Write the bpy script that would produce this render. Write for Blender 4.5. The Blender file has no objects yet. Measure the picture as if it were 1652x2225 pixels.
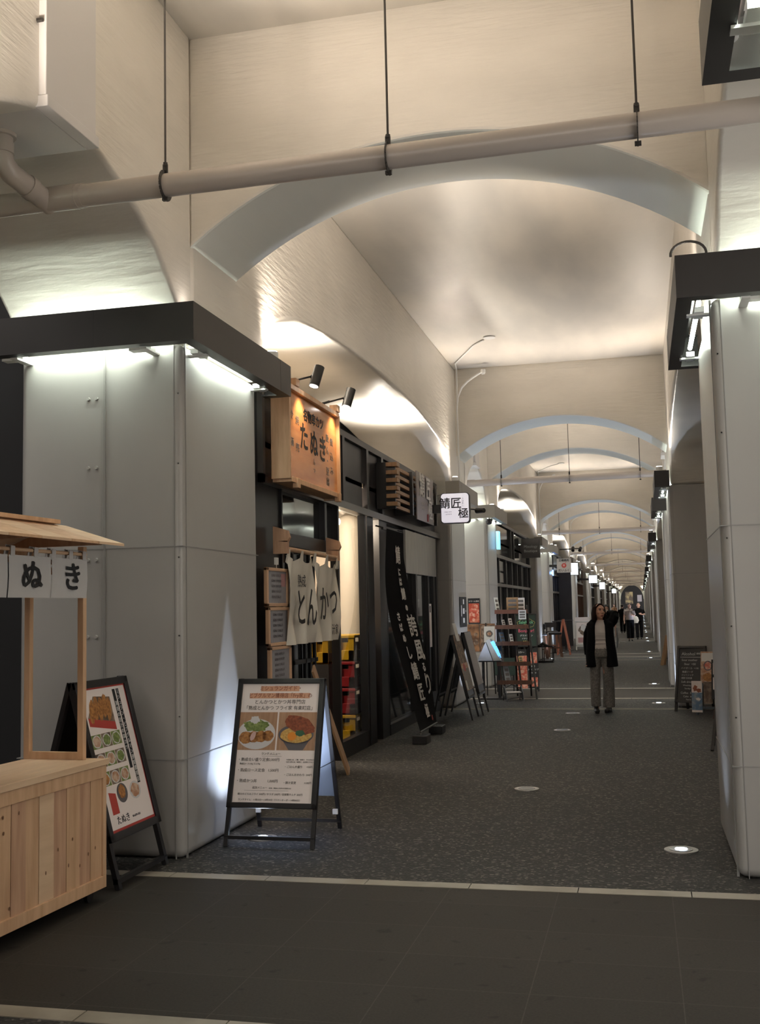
import bpy, math, random
from mathutils import Vector, Matrix
R = math.radians
C = bpy.context.scene.collection
random.seed(7)

# ------------------------------------------------------------------ camera, world, exposure
cam = bpy.data.cameras.new('camera')
cam.sensor_fit = 'VERTICAL'; cam.sensor_height = 36.0; cam.lens = 2350.0/2225.0*36.0
cam.clip_end = 400; cam.clip_start = 0.05
camo = bpy.data.objects.new('camera', cam); C.objects.link(camo)
def _cam_matrix():
    d = Vector((568.0, -199.5, -2350.0)).normalized()
    u = Vector((-0.022, 1.0, 0.0)); u.z = -(u.x*d.x+u.y*d.y)/d.z; u.normalize()
    x = d.cross(u)
    M = Matrix((x, d, u)).to_4x4()
    M.translation = Vector((0, 0, 1.56))
    return M
camo.matrix_world = _cam_matrix()
bpy.context.scene.camera = camo
EXPOSURE = 0.68
vs = bpy.context.scene.view_settings
vs.view_transform = 'Standard'; vs.look = 'None'; vs.gamma = 1.0; vs.exposure = EXPOSURE; vs.use_curve_mapping = False
WORLD = 1.65  # uniform fill glow added in place of unseen street light
W = bpy.data.worlds.new('street_glow_fill'); bpy.context.scene.world = W; W.use_nodes = True
W.node_tree.nodes['Background'].inputs[0].default_value = (1.0, 0.93, 0.87, 1)
W.node_tree.nodes['Background'].inputs[1].default_value = WORLD
TUBE = 56.0        # fluorescent tube radiance
UP_W = 320.0       # warm uplights on the troughs, added gap lamps included (W)
SOF_W = 250.0        # shop-roof uplights
FLOOR_W = 100.0      # in-ground lights
cy = bpy.context.scene.cycles
cy.max_bounces = 8; cy.diffuse_bounces = 5; cy.glossy_bounces = 3; cy.transmission_bounces = 4
cy.sample_clamp_indirect = 6.0; cy.caustics_reflective = False; cy.caustics_refractive = False

# ------------------------------------------------------------------ materials
MATS = {}
def mat(name, col, rough=0.6, metal=0.0, emit=None, es=0.0, noise=None, bump=None, spec=None):
    """noise=(scale,(col2),lo,hi[,stretch]) mixes a second colour; bump=(scale,strength[,stretch])"""
    if name in MATS: return MATS[name]
    m = bpy.data.materials.new(name); m.use_nodes = True
    nt = m.node_tree; b = nt.nodes['Principled BSDF']
    b.inputs['Base Color'].default_value = (*col, 1); b.inputs['Roughness'].default_value = rough
    b.inputs['Metallic'].default_value = metal
    if spec is not None: b.inputs['Specular IOR Level'].default_value = spec
    if emit:
        b.inputs['Emission Color'].default_value = (*emit, 1); b.inputs['Emission Strength'].default_value = es
    def coords(st):
        g = nt.nodes.new('ShaderNodeNewGeometry') if st and len(st) > 3 else nt.nodes.new('ShaderNodeTexCoord')
        mp = nt.nodes.new('ShaderNodeMapping')
        if st: mp.inputs['Scale'].default_value = st[:3]
        nt.links.new(g.outputs['Position'] if st and len(st) > 3 else g.outputs['Object'], mp.inputs['Vector'])
        return mp.outputs['Vector']
    if noise:
        n = nt.nodes.new('ShaderNodeTexNoise'); n.inputs['Scale'].default_value = noise[0]; n.inputs['Detail'].default_value = 5
        nt.links.new(coords(noise[4] if len(noise) > 4 else None), n.inputs['Vector'])
        r = nt.nodes.new('ShaderNodeValToRGB'); r.color_ramp.elements[0].position = noise[2]; r.color_ramp.elements[1].position = noise[3]
        r.color_ramp.elements[0].color = (*col, 1); r.color_ramp.elements[1].color = (*noise[1], 1)
        nt.links.new(n.outputs['Fac'], r.inputs['Fac']); nt.links.new(r.outputs['Color'], b.inputs['Base Color'])
    if bump:
        n = nt.nodes.new('ShaderNodeTexNoise'); n.inputs['Scale'].default_value = bump[0]; n.inputs['Detail'].default_value = 6
        nt.links.new(coords(bump[2] if len(bump) > 2 else None), n.inputs['Vector'])
        bp = nt.nodes.new('ShaderNodeBump'); bp.inputs['Strength'].default_value = bump[1]; bp.inputs['Distance'].default_value = 0.02
        nt.links.new(n.outputs['Fac'], bp.inputs['Height']); nt.links.new(bp.outputs['Normal'], b.inputs['Normal'])
    MATS[name] = m
    return m

cream = mat('cream_paint', (0.74, 0.70, 0.63), 0.34, noise=(0.8, (0.62, 0.585, 0.525), 0.42, 0.72, (1, 1, 2, 1)), bump=(6, 0.38, (0.6, 0.6, 5, 1)))
ringm = mat('arch_paint', (0.80, 0.81, 0.75), 0.4, bump=(5, 0.12, (1, 1, 1, 1)))
ceilm = mat('ceiling_paint', (0.70, 0.65, 0.57), 0.42, noise=(0.45, (0.50, 0.48, 0.44), 0.40, 0.62, (1.6, 0.5, 1, 1)), bump=(4, 0.25, (1, 1, 1, 1)))
steel = mat('pier_paint', (0.345, 0.335, 0.315), 0.32, noise=(1.2, (0.315, 0.305, 0.29), 0.4, 0.7, (1, 1, 0.4, 1)), bump=(2.0, 0.10, (1, 1, .6, 1)))
seamp = mat('pier_seam_paint', (0.25, 0.245, 0.235), 0.4)
boltm = mat('bolt_paint', (0.36, 0.35, 0.33), 0.4)
trough = mat('trough_black', (0.018, 0.0155, 0.015), 0.42)
trough_lit = mat('trough_lit_tone', (0.20, 0.185, 0.16), 0.42)  # paler copy of the trough black, lit look put into the colour
tube = mat('fluorescent', (1, 1, 1), 0.5, emit=(0.90, 1.0, 0.88), es=TUBE)
white_metal = mat('white_metal', (0.72, 0.72, 0.70), 0.4)
pvc = mat('grey_pvc', (0.46, 0.41, 0.365), 0.28)
duct = mat('duct_paint', (0.62, 0.60, 0.585), 0.4)
darkm = mat('dark_steel', (0.05, 0.045, 0.04), 0.45, metal=0.3)
blk = mat('black_frame', (0.012, 0.011, 0.012), 0.38)
blk2 = mat('charcoal_panel', (0.032, 0.031, 0.035), 0.42, noise=(3, (0.05, 0.047, 0.05), 0.4, 0.8, (1, 1, .5)))
greyrail = mat('grey_rail', (0.15, 0.14, 0.13), 0.35, metal=0.4)
metalp = mat('brushed_panel', (0.42, 0.40, 0.36), 0.3, metal=0.7, noise=(3, (0.30, 0.29, 0.27), 0.35, 0.7, (1, 8, 1)))
voidm = mat('unlit_dark', (0.008, 0.008, 0.009), 0.8)
wood = mat('cedar', (0.66, 0.43, 0.26), 0.55, noise=(2.2, (0.50, 0.30, 0.17), 0.35, 0.75, (10, 10, 1.2)), bump=(8, .1, (8, 8, 1)))
wood2 = mat('cedar_pale', (0.72, 0.52, 0.34), 0.55, noise=(2.0, (0.60, 0.41, 0.26), 0.35, 0.75, (10, 1.2, 10)))
wood3 = mat('cedar_pink', (0.58, 0.36, 0.23), 0.55, noise=(2.4, (0.42, 0.24, 0.15), 0.35, 0.75, (12, 12, 1.0)))
knotm = mat('wood_knot', (0.20, 0.10, 0.05), 0.6)
brownw = mat('brown_wood', (0.13, 0.055, 0.028), 0.5, noise=(3, (0.08, 0.03, 0.016), 0.4, 0.7, (8, 8, 1)))
tanw = mat('tan_wood', (0.42, 0.25, 0.13), 0.5, noise=(3, (0.33, 0.19, 0.09), 0.4, 0.7, (8, 8, 1)))
framew = mat('pale_frame_wood', (0.66, 0.42, 0.26), 0.45)
signw = mat('sign_board_wood', (0.56, 0.25, 0.09), 0.2, noise=(2.2, (0.42, 0.17, 0.06), 0.35, 0.75, (6, 1, 6)))
cloth = mat('white_cloth', (0.70, 0.67, 0.60), 0.8, bump=(60, .05))
clothg = mat('grey_white_cloth', (0.52, 0.51, 0.50), 0.85, bump=(60, .05))
blackcloth = mat('black_cloth', (0.006, 0.006, 0.007), 0.95, spec=.1)
ink = mat('ink', (0.008, 0.008, 0.01), 0.7)
greyink = mat('grey_ink', (0.16, 0.14, 0.13), 0.8)
whitem = mat('white_print', (0.72, 0.71, 0.69), 0.6)
paper = mat('paper', (0.84, 0.76, 0.73), 0.5)
paperg = mat('paper_grey', (0.34, 0.34, 0.37), 0.35, noise=(9, (0.22, 0.22, 0.25), 0.4, 0.7, (1, 14, 2)))
pinkp = mat('pink_print', (0.45, 0.25, 0.25), 0.5)
redp = mat('red_print', (0.42, 0.045, 0.035), 0.5)
orangep = mat('orange_highlight', (0.66, 0.36, 0.23), 0.6)
fried = mat('fried_crust', (0.48, 0.22, 0.06), 0.6, noise=(60, (0.20, 0.07, 0.02), 0.35, 0.7))
fried2 = mat('fried_dark', (0.30, 0.08, 0.03), 0.6, noise=(60, (0.14, 0.03, 0.012), 0.35, 0.7))
eggp = mat('egg_print', (0.62, 0.40, 0.12), 0.6, noise=(70, (0.45, 0.24, 0.05), 0.4, 0.65))
yolk = mat('yolk_print', (0.75, 0.26, 0.02), 0.5)
greenp = mat('leaf_print', (0.12, 0.17, 0.04), 0.6, noise=(60, (0.26, 0.32, 0.10), 0.4, 0.65))
plate_p = mat('plate_print', (0.62, 0.60, 0.60), 0.5)
tablep = mat('table_print', (0.42, 0.25, 0.15), 0.6, noise=(5, (0.34, 0.19, 0.11), 0.35, 0.7, (12, 1, 1)))
bowlp = mat('bowl_print', (0.10, 0.09, 0.10), 0.5)
foodp = mat('food_print', (0.42, 0.20, 0.11), 0.6, noise=(28, (0.62, 0.45, 0.33), 0.4, 0.62))
foodd = mat('dark_food_print', (0.10, 0.065, 0.045), 0.6, noise=(16, (0.34, 0.25, 0.18), 0.42, 0.7))
meatp = mat('meat_print', (0.55, 0.10, 0.06), 0.5, noise=(24, (0.68, 0.40, 0.30), 0.42, 0.62))
lobp = mat('lobster_print', (0.42, 0.06, 0.03), 0.45, noise=(9, (0.60, 0.24, 0.14), 0.42, 0.62))
brownp = mat('brown_print', (0.10, 0.045, 0.02), 0.5, noise=(5, (0.33, 0.17, 0.08), 0.42, 0.6))
bluep = mat('blue_print', (0.10, 0.18, 0.30), 0.5, noise=(14, (0.30, 0.34, 0.38), 0.5, 0.68))
chalkg = mat('green_chalkboard', (0.015, 0.035, 0.026), 0.6)
chalkb = mat('black_chalkboard', (0.010, 0.010, 0.011), 0.55)
chalkw = mat('chalk_white', (0.62, 0.62, 0.62), 0.9)
chalkp = mat('chalk_pink', (0.75, 0.14, 0.22), 0.9)
chalky = mat('chalk_yellow', (0.66, 0.58, 0.16), 0.9)
chalkgn = mat('chalk_green', (0.20, 0.55, 0.30), 0.9)
greyboard = mat('grey_board', (0.16, 0.19, 0.24), 0.6)
yelp = mat('yellow_plastic', (0.62, 0.36, 0.015), 0.35)
redpl = mat('red_plastic', (0.32, 0.018, 0.022), 0.35)
warmwall = mat('warm_interior_wall', (0.66, 0.58, 0.48), 0.7)
palecol = mat('pale_column_paint', (0.70, 0.62, 0.52), 0.5)
skin = mat('skin', (0.58, 0.32, 0.23), 0.5)
skin2 = mat('skin_pale', (0.60, 0.36, 0.28), 0.5)
hairm = mat('dark_brown_hair', (0.016, 0.008, 0.006), 0.75, spec=.08)
hairb = mat('black_hair', (0.012, 0.010, 0.010), 0.5)
lipm = mat('lips', (0.42, 0.10, 0.09), 0.4)
eyew = mat('eye_white', (0.6, 0.58, 0.55), 0.3)
teew = mat('white_knit', (0.62, 0.58, 0.56), 0.85)
teeg = mat('beige_knit', (0.34, 0.28, 0.265), 0.85)
checkg = mat('grey_check_cloth', (0.15, 0.14, 0.13), 0.9, noise=(45, (0.23, 0.22, 0.205), 0.42, 0.6))
palegrey = mat('pale_grey_cloth', (0.32, 0.34, 0.35), 0.85)
blueglow = mat('tablet_screen', (0.1, 0.3, 0.6), 0.3, emit=(0.13, 0.42, 0.80), es=1.1)
litwhite = mat('lit_sign_face', (0.8, 0.8, 0.8), 0.4, emit=(0.86, 0.82, 0.92), es=0.40)
litcool = mat('cool_lit_sign_face', (0.8, 0.8, 0.8), 0.4, emit=(0.80, 0.92, 1.0), es=2.2)
lens_on = mat('lamp_lens', (1, 1, 1), 0.3, emit=(1.0, 0.90, 0.82), es=9.0)
lens_cool = mat('floor_lens', (1, 1, 1), 0.3, emit=(0.70, 0.85, 1.0), es=7.0)
lens_off = mat('unlit_lens', (0.28, 0.27, 0.27), 0.25)
ringst = mat('stainless_ring', (0.42, 0.40, 0.38), 0.35, metal=0.7)
bluebulb = mat('blue_lamp', (0.1, 0.2, 0.6), 0.4, emit=(0.15, 0.35, 1.0), es=4.0)

def glass_mat():
    m = bpy.data.materials.new('window_glass'); m.use_nodes = True
    b = m.node_tree.nodes['Principled BSDF']
    b.inputs['Base Color'].default_value = (0.9, 0.93, 0.92, 1); b.inputs['Roughness'].default_value = 0.03
    b.inputs['Transmission Weight'].default_value = 1.0; b.inputs['IOR'].default_value = 1.12
    b.inputs['Coat Weight'].default_value = 0.6; b.inputs['Coat Roughness'].default_value = 0.03
    return m
glassm = glass_mat()
mirror = mat('dark_glass', (0.02, 0.022, 0.024), 0.06, spec=0.9)

def asphalt_mat():
    m = bpy.data.materials.new('asphalt_aggregate'); m.use_nodes = True
    nt = m.node_tree; b = nt.nodes['Principled BSDF']; b.inputs['Roughness'].default_value = 0.72
    g = nt.nodes.new('ShaderNodeNewGeometry')
    v = nt.nodes.new('ShaderNodeTexVoronoi'); v.inputs['Scale'].default_value = 62.0; v.inputs['Randomness'].default_value = 1.0
    nt.links.new(g.outputs['Position'], v.inputs['Vector'])
    bw = nt.nodes.new('ShaderNodeSeparateColor'); nt.links.new(v.outputs['Color'], bw.inputs[0])
    r = nt.nodes.new('ShaderNodeValToRGB')
    e = r.color_ramp.elements
    e[0].position = 0.0; e[0].color = (0.010, 0.009, 0.0085, 1); e[1].position = 1.0; e[1].color = (0.20, 0.178, 0.158, 1)
    k = e.new(0.55); k.color = (0.009, 0.008, 0.0075, 1)
    k = e.new(0.84); k.color = (0.040, 0.036, 0.033, 1)
    nt.links.new(bw.outputs['Red'], r.inputs['Fac'])
    n = nt.nodes.new('ShaderNodeTexNoise'); n.inputs['Scale'].default_value = 0.7; n.inputs['Detail'].default_value = 3
    nt.links.new(g.outputs['Position'], n.inputs['Vector'])
    mx = nt.nodes.new('ShaderNodeMixRGB'); mx.blend_type = 'MULTIPLY'; mx.inputs['Fac'].default_value = 0.6
    nt.links.new(r.outputs['Color'], mx.inputs['Color1']); nt.links.new(n.outputs['Fac'], mx.inputs['Color2'])
    nt.links.new(mx.outputs['Color'], b.inputs['Base Color'])
    bp = nt.nodes.new('ShaderNodeBump'); bp.inputs['Strength'].default_value = 0.6; bp.inputs['Distance'].default_value = 0.004
    nt.links.new(v.outputs['Distance'], bp.inputs['Height']); nt.links.new(bp.outputs['Normal'], b.inputs['Normal'])
    return m
asphalt = asphalt_mat()

def tile_mat(y0):
    """0.9 x 0.45 m dark stone slabs; the joints fall at real positions on the floor"""
    m = bpy.data.materials.new('stone_slabs'); m.use_nodes = True
    nt = m.node_tree; b = nt.nodes['Principled BSDF']; b.inputs['Roughness'].default_value = 0.65; b.inputs['Specular IOR Level'].default_value = 0.2
    g = nt.nodes.new('ShaderNodeNewGeometry'); mp = nt.nodes.new('ShaderNodeMapping')
    mp.inputs['Location'].default_value = (1.105, -y0, 0)
    nt.links.new(g.outputs['Position'], mp.inputs['Vector'])
    br = nt.nodes.new('ShaderNodeTexBrick')
    br.offset = 0.0; br.squash = 1.0
    br.inputs['Scale'].default_value = 1.0; br.inputs['Brick Width'].default_value = 0.60; br.inputs['Row Height'].default_value = 0.43
    br.inputs['Mortar Size'].default_value = 0.0028; br.inputs['Mortar Smooth'].default_value = 0.2
    br.inputs['Color1'].default_value = (0.026, 0.022, 0.0185, 1); br.inputs['Color2'].default_value = (0.030, 0.0255, 0.0215, 1)
    br.inputs['Mortar'].default_value = (0.05, 0.044, 0.038, 1)
    nt.links.new(mp.outputs['Vector'], br.inputs['Vector'])
    n = nt.nodes.new('ShaderNodeTexNoise'); n.inputs['Scale'].default_value = 90; n.inputs['Detail'].default_value = 4
    nt.links.new(g.outputs['Position'], n.inputs['Vector'])
    n2 = nt.nodes.new('ShaderNodeTexNoise'); n2.inputs['Scale'].default_value = 9; n2.inputs['Detail'].default_value = 2
    nt.links.new(g.outputs['Position'], n2.inputs['Vector'])
    r2 = nt.nodes.new('ShaderNodeValToRGB'); r2.color_ramp.elements[0].position = 0.27; r2.color_ramp.elements[0].color = (0.5, 0.5, 0.5, 1)
    r2.color_ramp.elements[1].position = 0.34; r2.color_ramp.elements[1].color = (1, 1, 1, 1)
    nt.links.new(n2.outputs['Fac'], r2.inputs['Fac'])
    mx = nt.nodes.new('ShaderNodeMixRGB'); mx.blend_type = 'OVERLAY'; mx.inputs['Fac'].default_value = 0.5
    nt.links.new(br.outputs['Color'], mx.inputs['Color1']); nt.links.new(n.outputs['Fac'], mx.inputs['Color2'])
    m2 = nt.nodes.new('ShaderNodeMixRGB'); m2.blend_type = 'MULTIPLY'; m2.inputs['Fac'].default_value = 1
    nt.links.new(mx.outputs['Color'], m2.inputs['Color1']); nt.links.new(r2.outputs['Color'], m2.inputs['Color2'])
    nt.links.new(m2.outputs['Color'], b.inputs['Base Color'])
    return m
kerb = mat('pale_kerb_stone', (0.30, 0.27, 0.225), 0.4, noise=(4, (0.20, 0.175, 0.14), 0.4, 0.7, (1, 1, 1, 1)))

# ------------------------------------------------------------------ mesh helpers
class MB:
    def __init__(s): s.v = []; s.f = []; s.mi = []; s.M = Matrix.Identity(4)
    def add(s, vs, fs, mi=0):
        o = len(s.v); s.v += [s.M @ Vector(p) for p in vs]
        s.f += [tuple(i+o for i in f) for f in fs]; s.mi += [mi]*len(fs); return s
    def box(s, x0, x1, y0, y1, z0, z1, mi=0):
        vs = [(x, y, z) for z in (z0, z1) for y in (y0, y1) for x in (x0, x1)]
        return s.add(vs, [(0, 2, 3, 1), (4, 5, 7, 6), (0, 1, 5, 4), (2, 6, 7, 3), (0, 4, 6, 2), (1, 3, 7, 5)], mi)
    def bar(s, a, b, w, d=None, up=(0, 0, 1), mi=0):
        a = Vector(a); b = Vector(b); d = d or w; t = (b-a).normalized(); u = Vector(up)
        if abs(t.dot(u)) > 0.95: u = Vector((1, 0, 0)) if abs(t.x) < .9 else Vector((0, 1, 0))
        x = t.cross(u).normalized(); y = x.cross(t).normalized()
        vs = [p+x*sx*w/2+y*sy*d/2 for p in (a, b) for sy in (-1, 1) for sx in (-1, 1)]
        return s.add(vs, [(0, 2, 3, 1), (4, 5, 7, 6), (0, 1, 5, 4), (2, 6, 7, 3), (0, 4, 6, 2), (1, 3, 7, 5)], mi)
    def tube(s, pts, r, n=10, cap=True, mi=0):
        """r: number, list of numbers or list of (rx, ry)"""
        pts = [Vector(p) for p in pts]; m = len(pts)
        rr = r if isinstance(r, (list, tuple)) else [r]*m
        rr = [(q, q) if not isinstance(q, (list, tuple)) else q for q in rr]
        t0 = (pts[1]-pts[0]).normalized()
        up = Vector((0, -1, 0)) if abs(t0.y) < 0.9 else Vector((0, 0, 1))
        vs = []; x = None
        for i, p in enumerate(pts):
            t = (pts[min(i+1, m-1)]-pts[max(i-1, 0)]).normalized()
            if x is None: x = t.cross(up).normalized()
            else: x = (x-t*x.dot(t)).normalized()
            y = x.cross(t).normalized()
            for k in range(n):
                a = 2*math.pi*k/n
                vs.append(p+x*math.cos(a)*rr[i][0]+y*math.sin(a)*rr[i][1])
        fs = [(i*n+k, i*n+(k+1) % n, (i+1)*n+(k+1) % n, (i+1)*n+k) for i in range(m-1) for k in range(n)]
        if cap: fs += [tuple(reversed(range(n))), tuple(range((m-1)*n, m*n))]
        return s.add(vs, fs, mi)
    def cyl(s, c, r, h, n=24, axis='z', r2=None, mi=0):
        c = Vector(c); d = {'x': Vector((1, 0, 0)), 'y': Vector((0, 1, 0)), 'z': Vector((0, 0, 1))}[axis]
        return s.tube([c-d*h/2, c+d*h/2], [r, r if r2 is None else r2], n, True, mi)
    def prism(s, prof, a0, a1, axis='y', mi=0):
        """prof: 2D outline (p,q); axis x -> (a,p,q); y -> (p,a,q); z -> (p,q,a)"""
        f = {'x': lambda p, q, a: (a, p, q), 'y': lambda p, q, a: (p, a, q), 'z': lambda p, q, a: (p, q, a)}[axis]
        n = len(prof); vs = [f(p, q, a) for a in (a0, a1) for p, q in prof]
        fs = [(i, (i+1) % n, n+(i+1) % n, n+i) for i in range(n)]+[tuple(reversed(range(n))), tuple(range(n, 2*n))]
        return s.add(vs, fs, mi)
    def disc(s, u, v, ru, rv, w=0, mi=0, n=28, jit=0.0, rot=0):
        ph = [random.uniform(0, 6.28) for _ in range(4)]
        vs = []
        for k in range(n):
            a = 2*math.pi*k/n
            j = 1+jit*(math.sin(5*a+ph[0])*.5+math.sin(9*a+ph[1])*.35+math.sin(14*a+ph[2])*.3)
            x, y = ru*math.cos(a)*j, rv*math.sin(a)*j
            vs.append((u+x*math.cos(rot)-y*math.sin(rot), v+x*math.sin(rot)+y*math.cos(rot), w))
        return s.add(vs, [tuple(range(n))], mi)
    def rect(s, u0, u1, v0, v1, w=0, mi=0):
        return s.add([(u0, v0, w), (u1, v0, w), (u1, v1, w), (u0, v1, w)], [(0, 1, 2, 3)], mi)
    def ball(s, c, rx, ry=None, rz=None, n=16, m=10, mi=0):
        ry = ry or rx; rz = rz or rx; vs = []
        for i in range(1, m):
            th = math.pi*i/m
            for k in range(n):
                a = 2*math.pi*k/n; vs.append((c[0]+rx*math.sin(th)*math.cos(a), c[1]+ry*math.sin(th)*math.sin(a), c[2]+rz*math.cos(th)))
        fs = [(i*n+k, (i+1)*n+k, (i+1)*n+(k+1) % n, i*n+(k+1) % n) for i in range(m-2) for k in range(n)]
        vs += [(c[0], c[1], c[2]+rz), (c[0], c[1], c[2]-rz)]; a = len(vs)-2
        fs += [(a, k, (k+1) % n) for k in range(n)]+[(a+1, (m-2)*n+(k+1) % n, (m-2)*n+k) for k in range(n)]
        return s.add(vs, fs, mi)
    def mesh(s, name):
        me = bpy.data.meshes.new(name); me.from_pydata([tuple(v) for v in s.v], [], s.f); me.update()
        me.polygons.foreach_set('material_index', s.mi)
        return me
    def build(s, name, mats, parent=None, smooth=False, bevel=0, seg=2, angle=35):
        me = s.mesh(name)
        for m in (mats if isinstance(mats, (list, tuple)) else [mats]): me.materials.append(m)
        o = bpy.data.objects.new(name, me); C.objects.link(o)
        if parent: o.parent = parent
        if smooth:
            me.shade_smooth()
            if smooth != 'all':
                me.set_sharp_from_angle(angle=R(40))
        if bevel:
            b = o.modifiers.new('bevel', 'BEVEL'); b.width = bevel; b.segments = seg; b.limit_method = 'ANGLE'; b.angle_limit = R(angle)
            if seg > 2: me.shade_smooth(); b.harden_normals = True
        return o

def thing(name, label, cat, loc=(0, 0, 0), rz=0, group=None):
    o = bpy.data.objects.new(name, None); C.objects.link(o); o.empty_display_size = 0.1
    o.location = loc; o.rotation_euler = (0, 0, rz)
    return tag(o, label, cat, group)
def tag(o, label, cat, group=None):
    o['label'] = label; o['category'] = cat
    if group: o['group'] = group
    return o
def struct(o):
    o['kind'] = 'structure'; return o
def dup(root, loc=None, rz=None, label=None, group=None):
    r = root.copy(); C.objects.link(r)
    if loc is not None: r.location = loc
    if rz is not None: r.rotation_euler = (0, 0, rz)
    if label: r['label'] = label
    if group: r['group'] = group
    for ch in list(root.children):
        if ch.type == 'LIGHT': continue
        c = ch.copy(); C.objects.link(c); c.parent = r
        for g in list(ch.children):
            d = g.copy(); C.objects.link(d); d.parent = c
    return r
def frame(o, u, v):
    u = Vector(u).normalized(); v = Vector(v).normalized(); w = u.cross(v).normalized(); v = w.cross(u)
    M = Matrix((u, v, w)).transposed().to_4x4(); M.translation = Vector(o); return M
_T = {}
def text(s, size, m, parent, M, w=0.0, name='lettering', vert=False, sx=1.0, ext=0.0008, bold=0.0, align='CENTER', ls=1.0):
    key = (s, size, vert, ext, bold, align, m.name, ls)
    if key not in _T:
        c = bpy.data.curves.new('t', 'FONT'); c.body = '\n'.join(s) if vert else s
        c.size = size; c.align_x = align; c.align_y = 'CENTER'; c.resolution_u = 2; c.extrude = ext; c.offset = bold
        c.space_line = ls; c.offset = 0
        o = bpy.data.objects.new('t', c); C.objects.link(o)
        dg = bpy.context.evaluated_depsgraph_get()
        me = bpy.data.meshes.new_from_object(o.evaluated_get(dg))
        bpy.data.objects.remove(o); bpy.data.curves.remove(c)
        if bold:
            vv = [v.co.copy() for v in me.vertices]; ff = [tuple(p.vertices) for p in me.polygons]; n = len(vv); V2 = []; F2 = []
            for i, (dx, dy) in enumerate(((1, 0), (-.5, .87), (-.5, -.87))):
                V2 += [(v.x+dx*bold, v.y+dy*bold, v.z+i*.0001) for v in vv]; F2 += [tuple(q+i*n for q in f_) for f_ in ff]
            bpy.data.meshes.remove(me); me = bpy.data.meshes.new('lettering'); me.from_pydata(V2, [], F2); me.update()
        me.materials.clear(); me.materials.append(m); _T[key] = me
    o = bpy.data.objects.new(name, _T[key]); C.objects.link(o); o.parent = parent
    o.matrix_local = M @ Matrix.Translation((0, 0, w)) @ Matrix.Diagonal((sx, 1, 1, 1))
    return o
def light(kind, name, parent, loc, energy, col, direction=(0, 0, 1), angle=120, blend=0.6, size=0.05):
    l = bpy.data.lights.new(name, kind); l.energy = energy; l.color = col
    if kind == 'SPOT': l.spot_size = R(angle); l.spot_blend = blend; l.shadow_soft_size = size
    elif kind == 'POINT': l.shadow_soft_size = size
    elif kind == 'AREA': l.size = size
    o = bpy.data.objects.new(name, l); C.objects.link(o); o.parent = parent; o.location = loc
    o.rotation_euler = Vector(direction).to_track_quat('-Z', 'Y').to_euler()
    return o
ORD = ['first', 'second', 'third', 'fourth', 'fifth', 'sixth', 'seventh', 'eighth', 'ninth', 'tenth', 'eleventh', 'twelfth', 'thirteenth',
       'fourteenth', 'fifteenth', 'sixteenth', 'seventeenth', 'eighteenth', 'nineteenth', 'twentieth', 'twenty-first', 'twenty-second']

# ------------------------------------------------------------------ the viaduct
P = 14.63                       # one viaduct block plus the gap behind it
NB = 10
XL, XR = -2.86, 0.50            # spandrel walls
CX = -1.18
ZC = 5.5
def side_z(u):
    t = [(0, 4.31), (.2, 4.30), (.4, 4.27), (.6, 4.21), (.77, 4.13), (.87, 4.02), (.93, 3.90), (.97, 3.75), (1, 3.42)]
    for (a, za), (b, zb) in zip(t, t[1:]):
        if a <= u <= b: return za+(zb-za)*(u-a)/(b-a)
    return t[-1][1]
def ring_outline():
    pts = [(XL-0.02, 5.52), (XL-0.02, 4.02)]
    r, cz = 2.72, 1.90
    for i in range(33):
        x = CX-1.66+3.32*i/32
        pts.append((x, cz+math.sqrt(r*r-(x-CX)**2)))
    pts += [(XR+0.02, 4.02), (XR+0.02, 5.52)]
    return pts
RING = ring_outline()
def side_block(x0, x1, Y):
    m = MB()
    o = [(Y+6.65, 5.52), (Y+6.65, 3.36), (Y+7.95, 3.36)]
    for i in range(41):
        u = -1+2*i/40
        u = math.copysign(abs(u)**0.7, u)
        o.append((Y+12.475+u*4.5, side_z(abs(u))))
    o += [(Y+17.0, 3.36), (Y+18.35, 3.36), (Y+18.35, 5.52)]
    m.prism(o, x0, x1, 'x'); return m
def side_gap(x0, x1, Y):
    m = MB(); o = [(Y+3.72, 5.52), (Y+3.60, 5.52)]
    tb = [(0, 4.18), (.17, 4.16), (.35, 4.08), (.51, 3.99), (.68, 3.85), (.86, 3.62), (.95, 3.47), (1, 3.36)]
    for i in range(33):
        u = -1+i/16; au = abs(u)
        for (a, za), (b, zb) in zip(tb, tb[1:]):
            if a <= au <= b: z = za+(zb-za)*(au-a)/(b-a)
        o.append((Y+5.1+1.5*u, z))
    o += [(Y+6.65, 3.36), (Y+6.65, 5.52)]; o[0:2] = [(Y+3.60, 5.52)]
    m.prism(o, x0, x1, 'x'); return m
for k in range(-1, NB):
    Y = P*k
    for nm, a, b in (('wall_left', XL-1.24, XL), ('wall_right', XR, XR+1.24)):
        struct(side_block(a, b, Y).build(nm, cream, bevel=0.045, seg=3, angle=60))
        if k >= 0: struct(side_gap(a, b, Y).build(nm, cream, bevel=0.045, seg=3, angle=60))
    for y0, y1 in ((6.65, 7.5), (17.5, 18.35)):
        m = MB(); m.prism(RING, Y+y0, Y+y1, 'y'); struct(m.build('wall_end', [cream, ringm], bevel=0.02, seg=2, angle=50))
        me = C.objects[-1].data
        for p in me.polygons:
            if abs(p.normal.y) < 0.5 and p.center.z < 4.7: p.material_index = 1
    m = MB(); m.box(XL-1.24, XR+1.24, Y+3.74, Y+P+3.74, 5.5, 5.7); struct(m.build('ceiling', ceilm))
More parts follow.
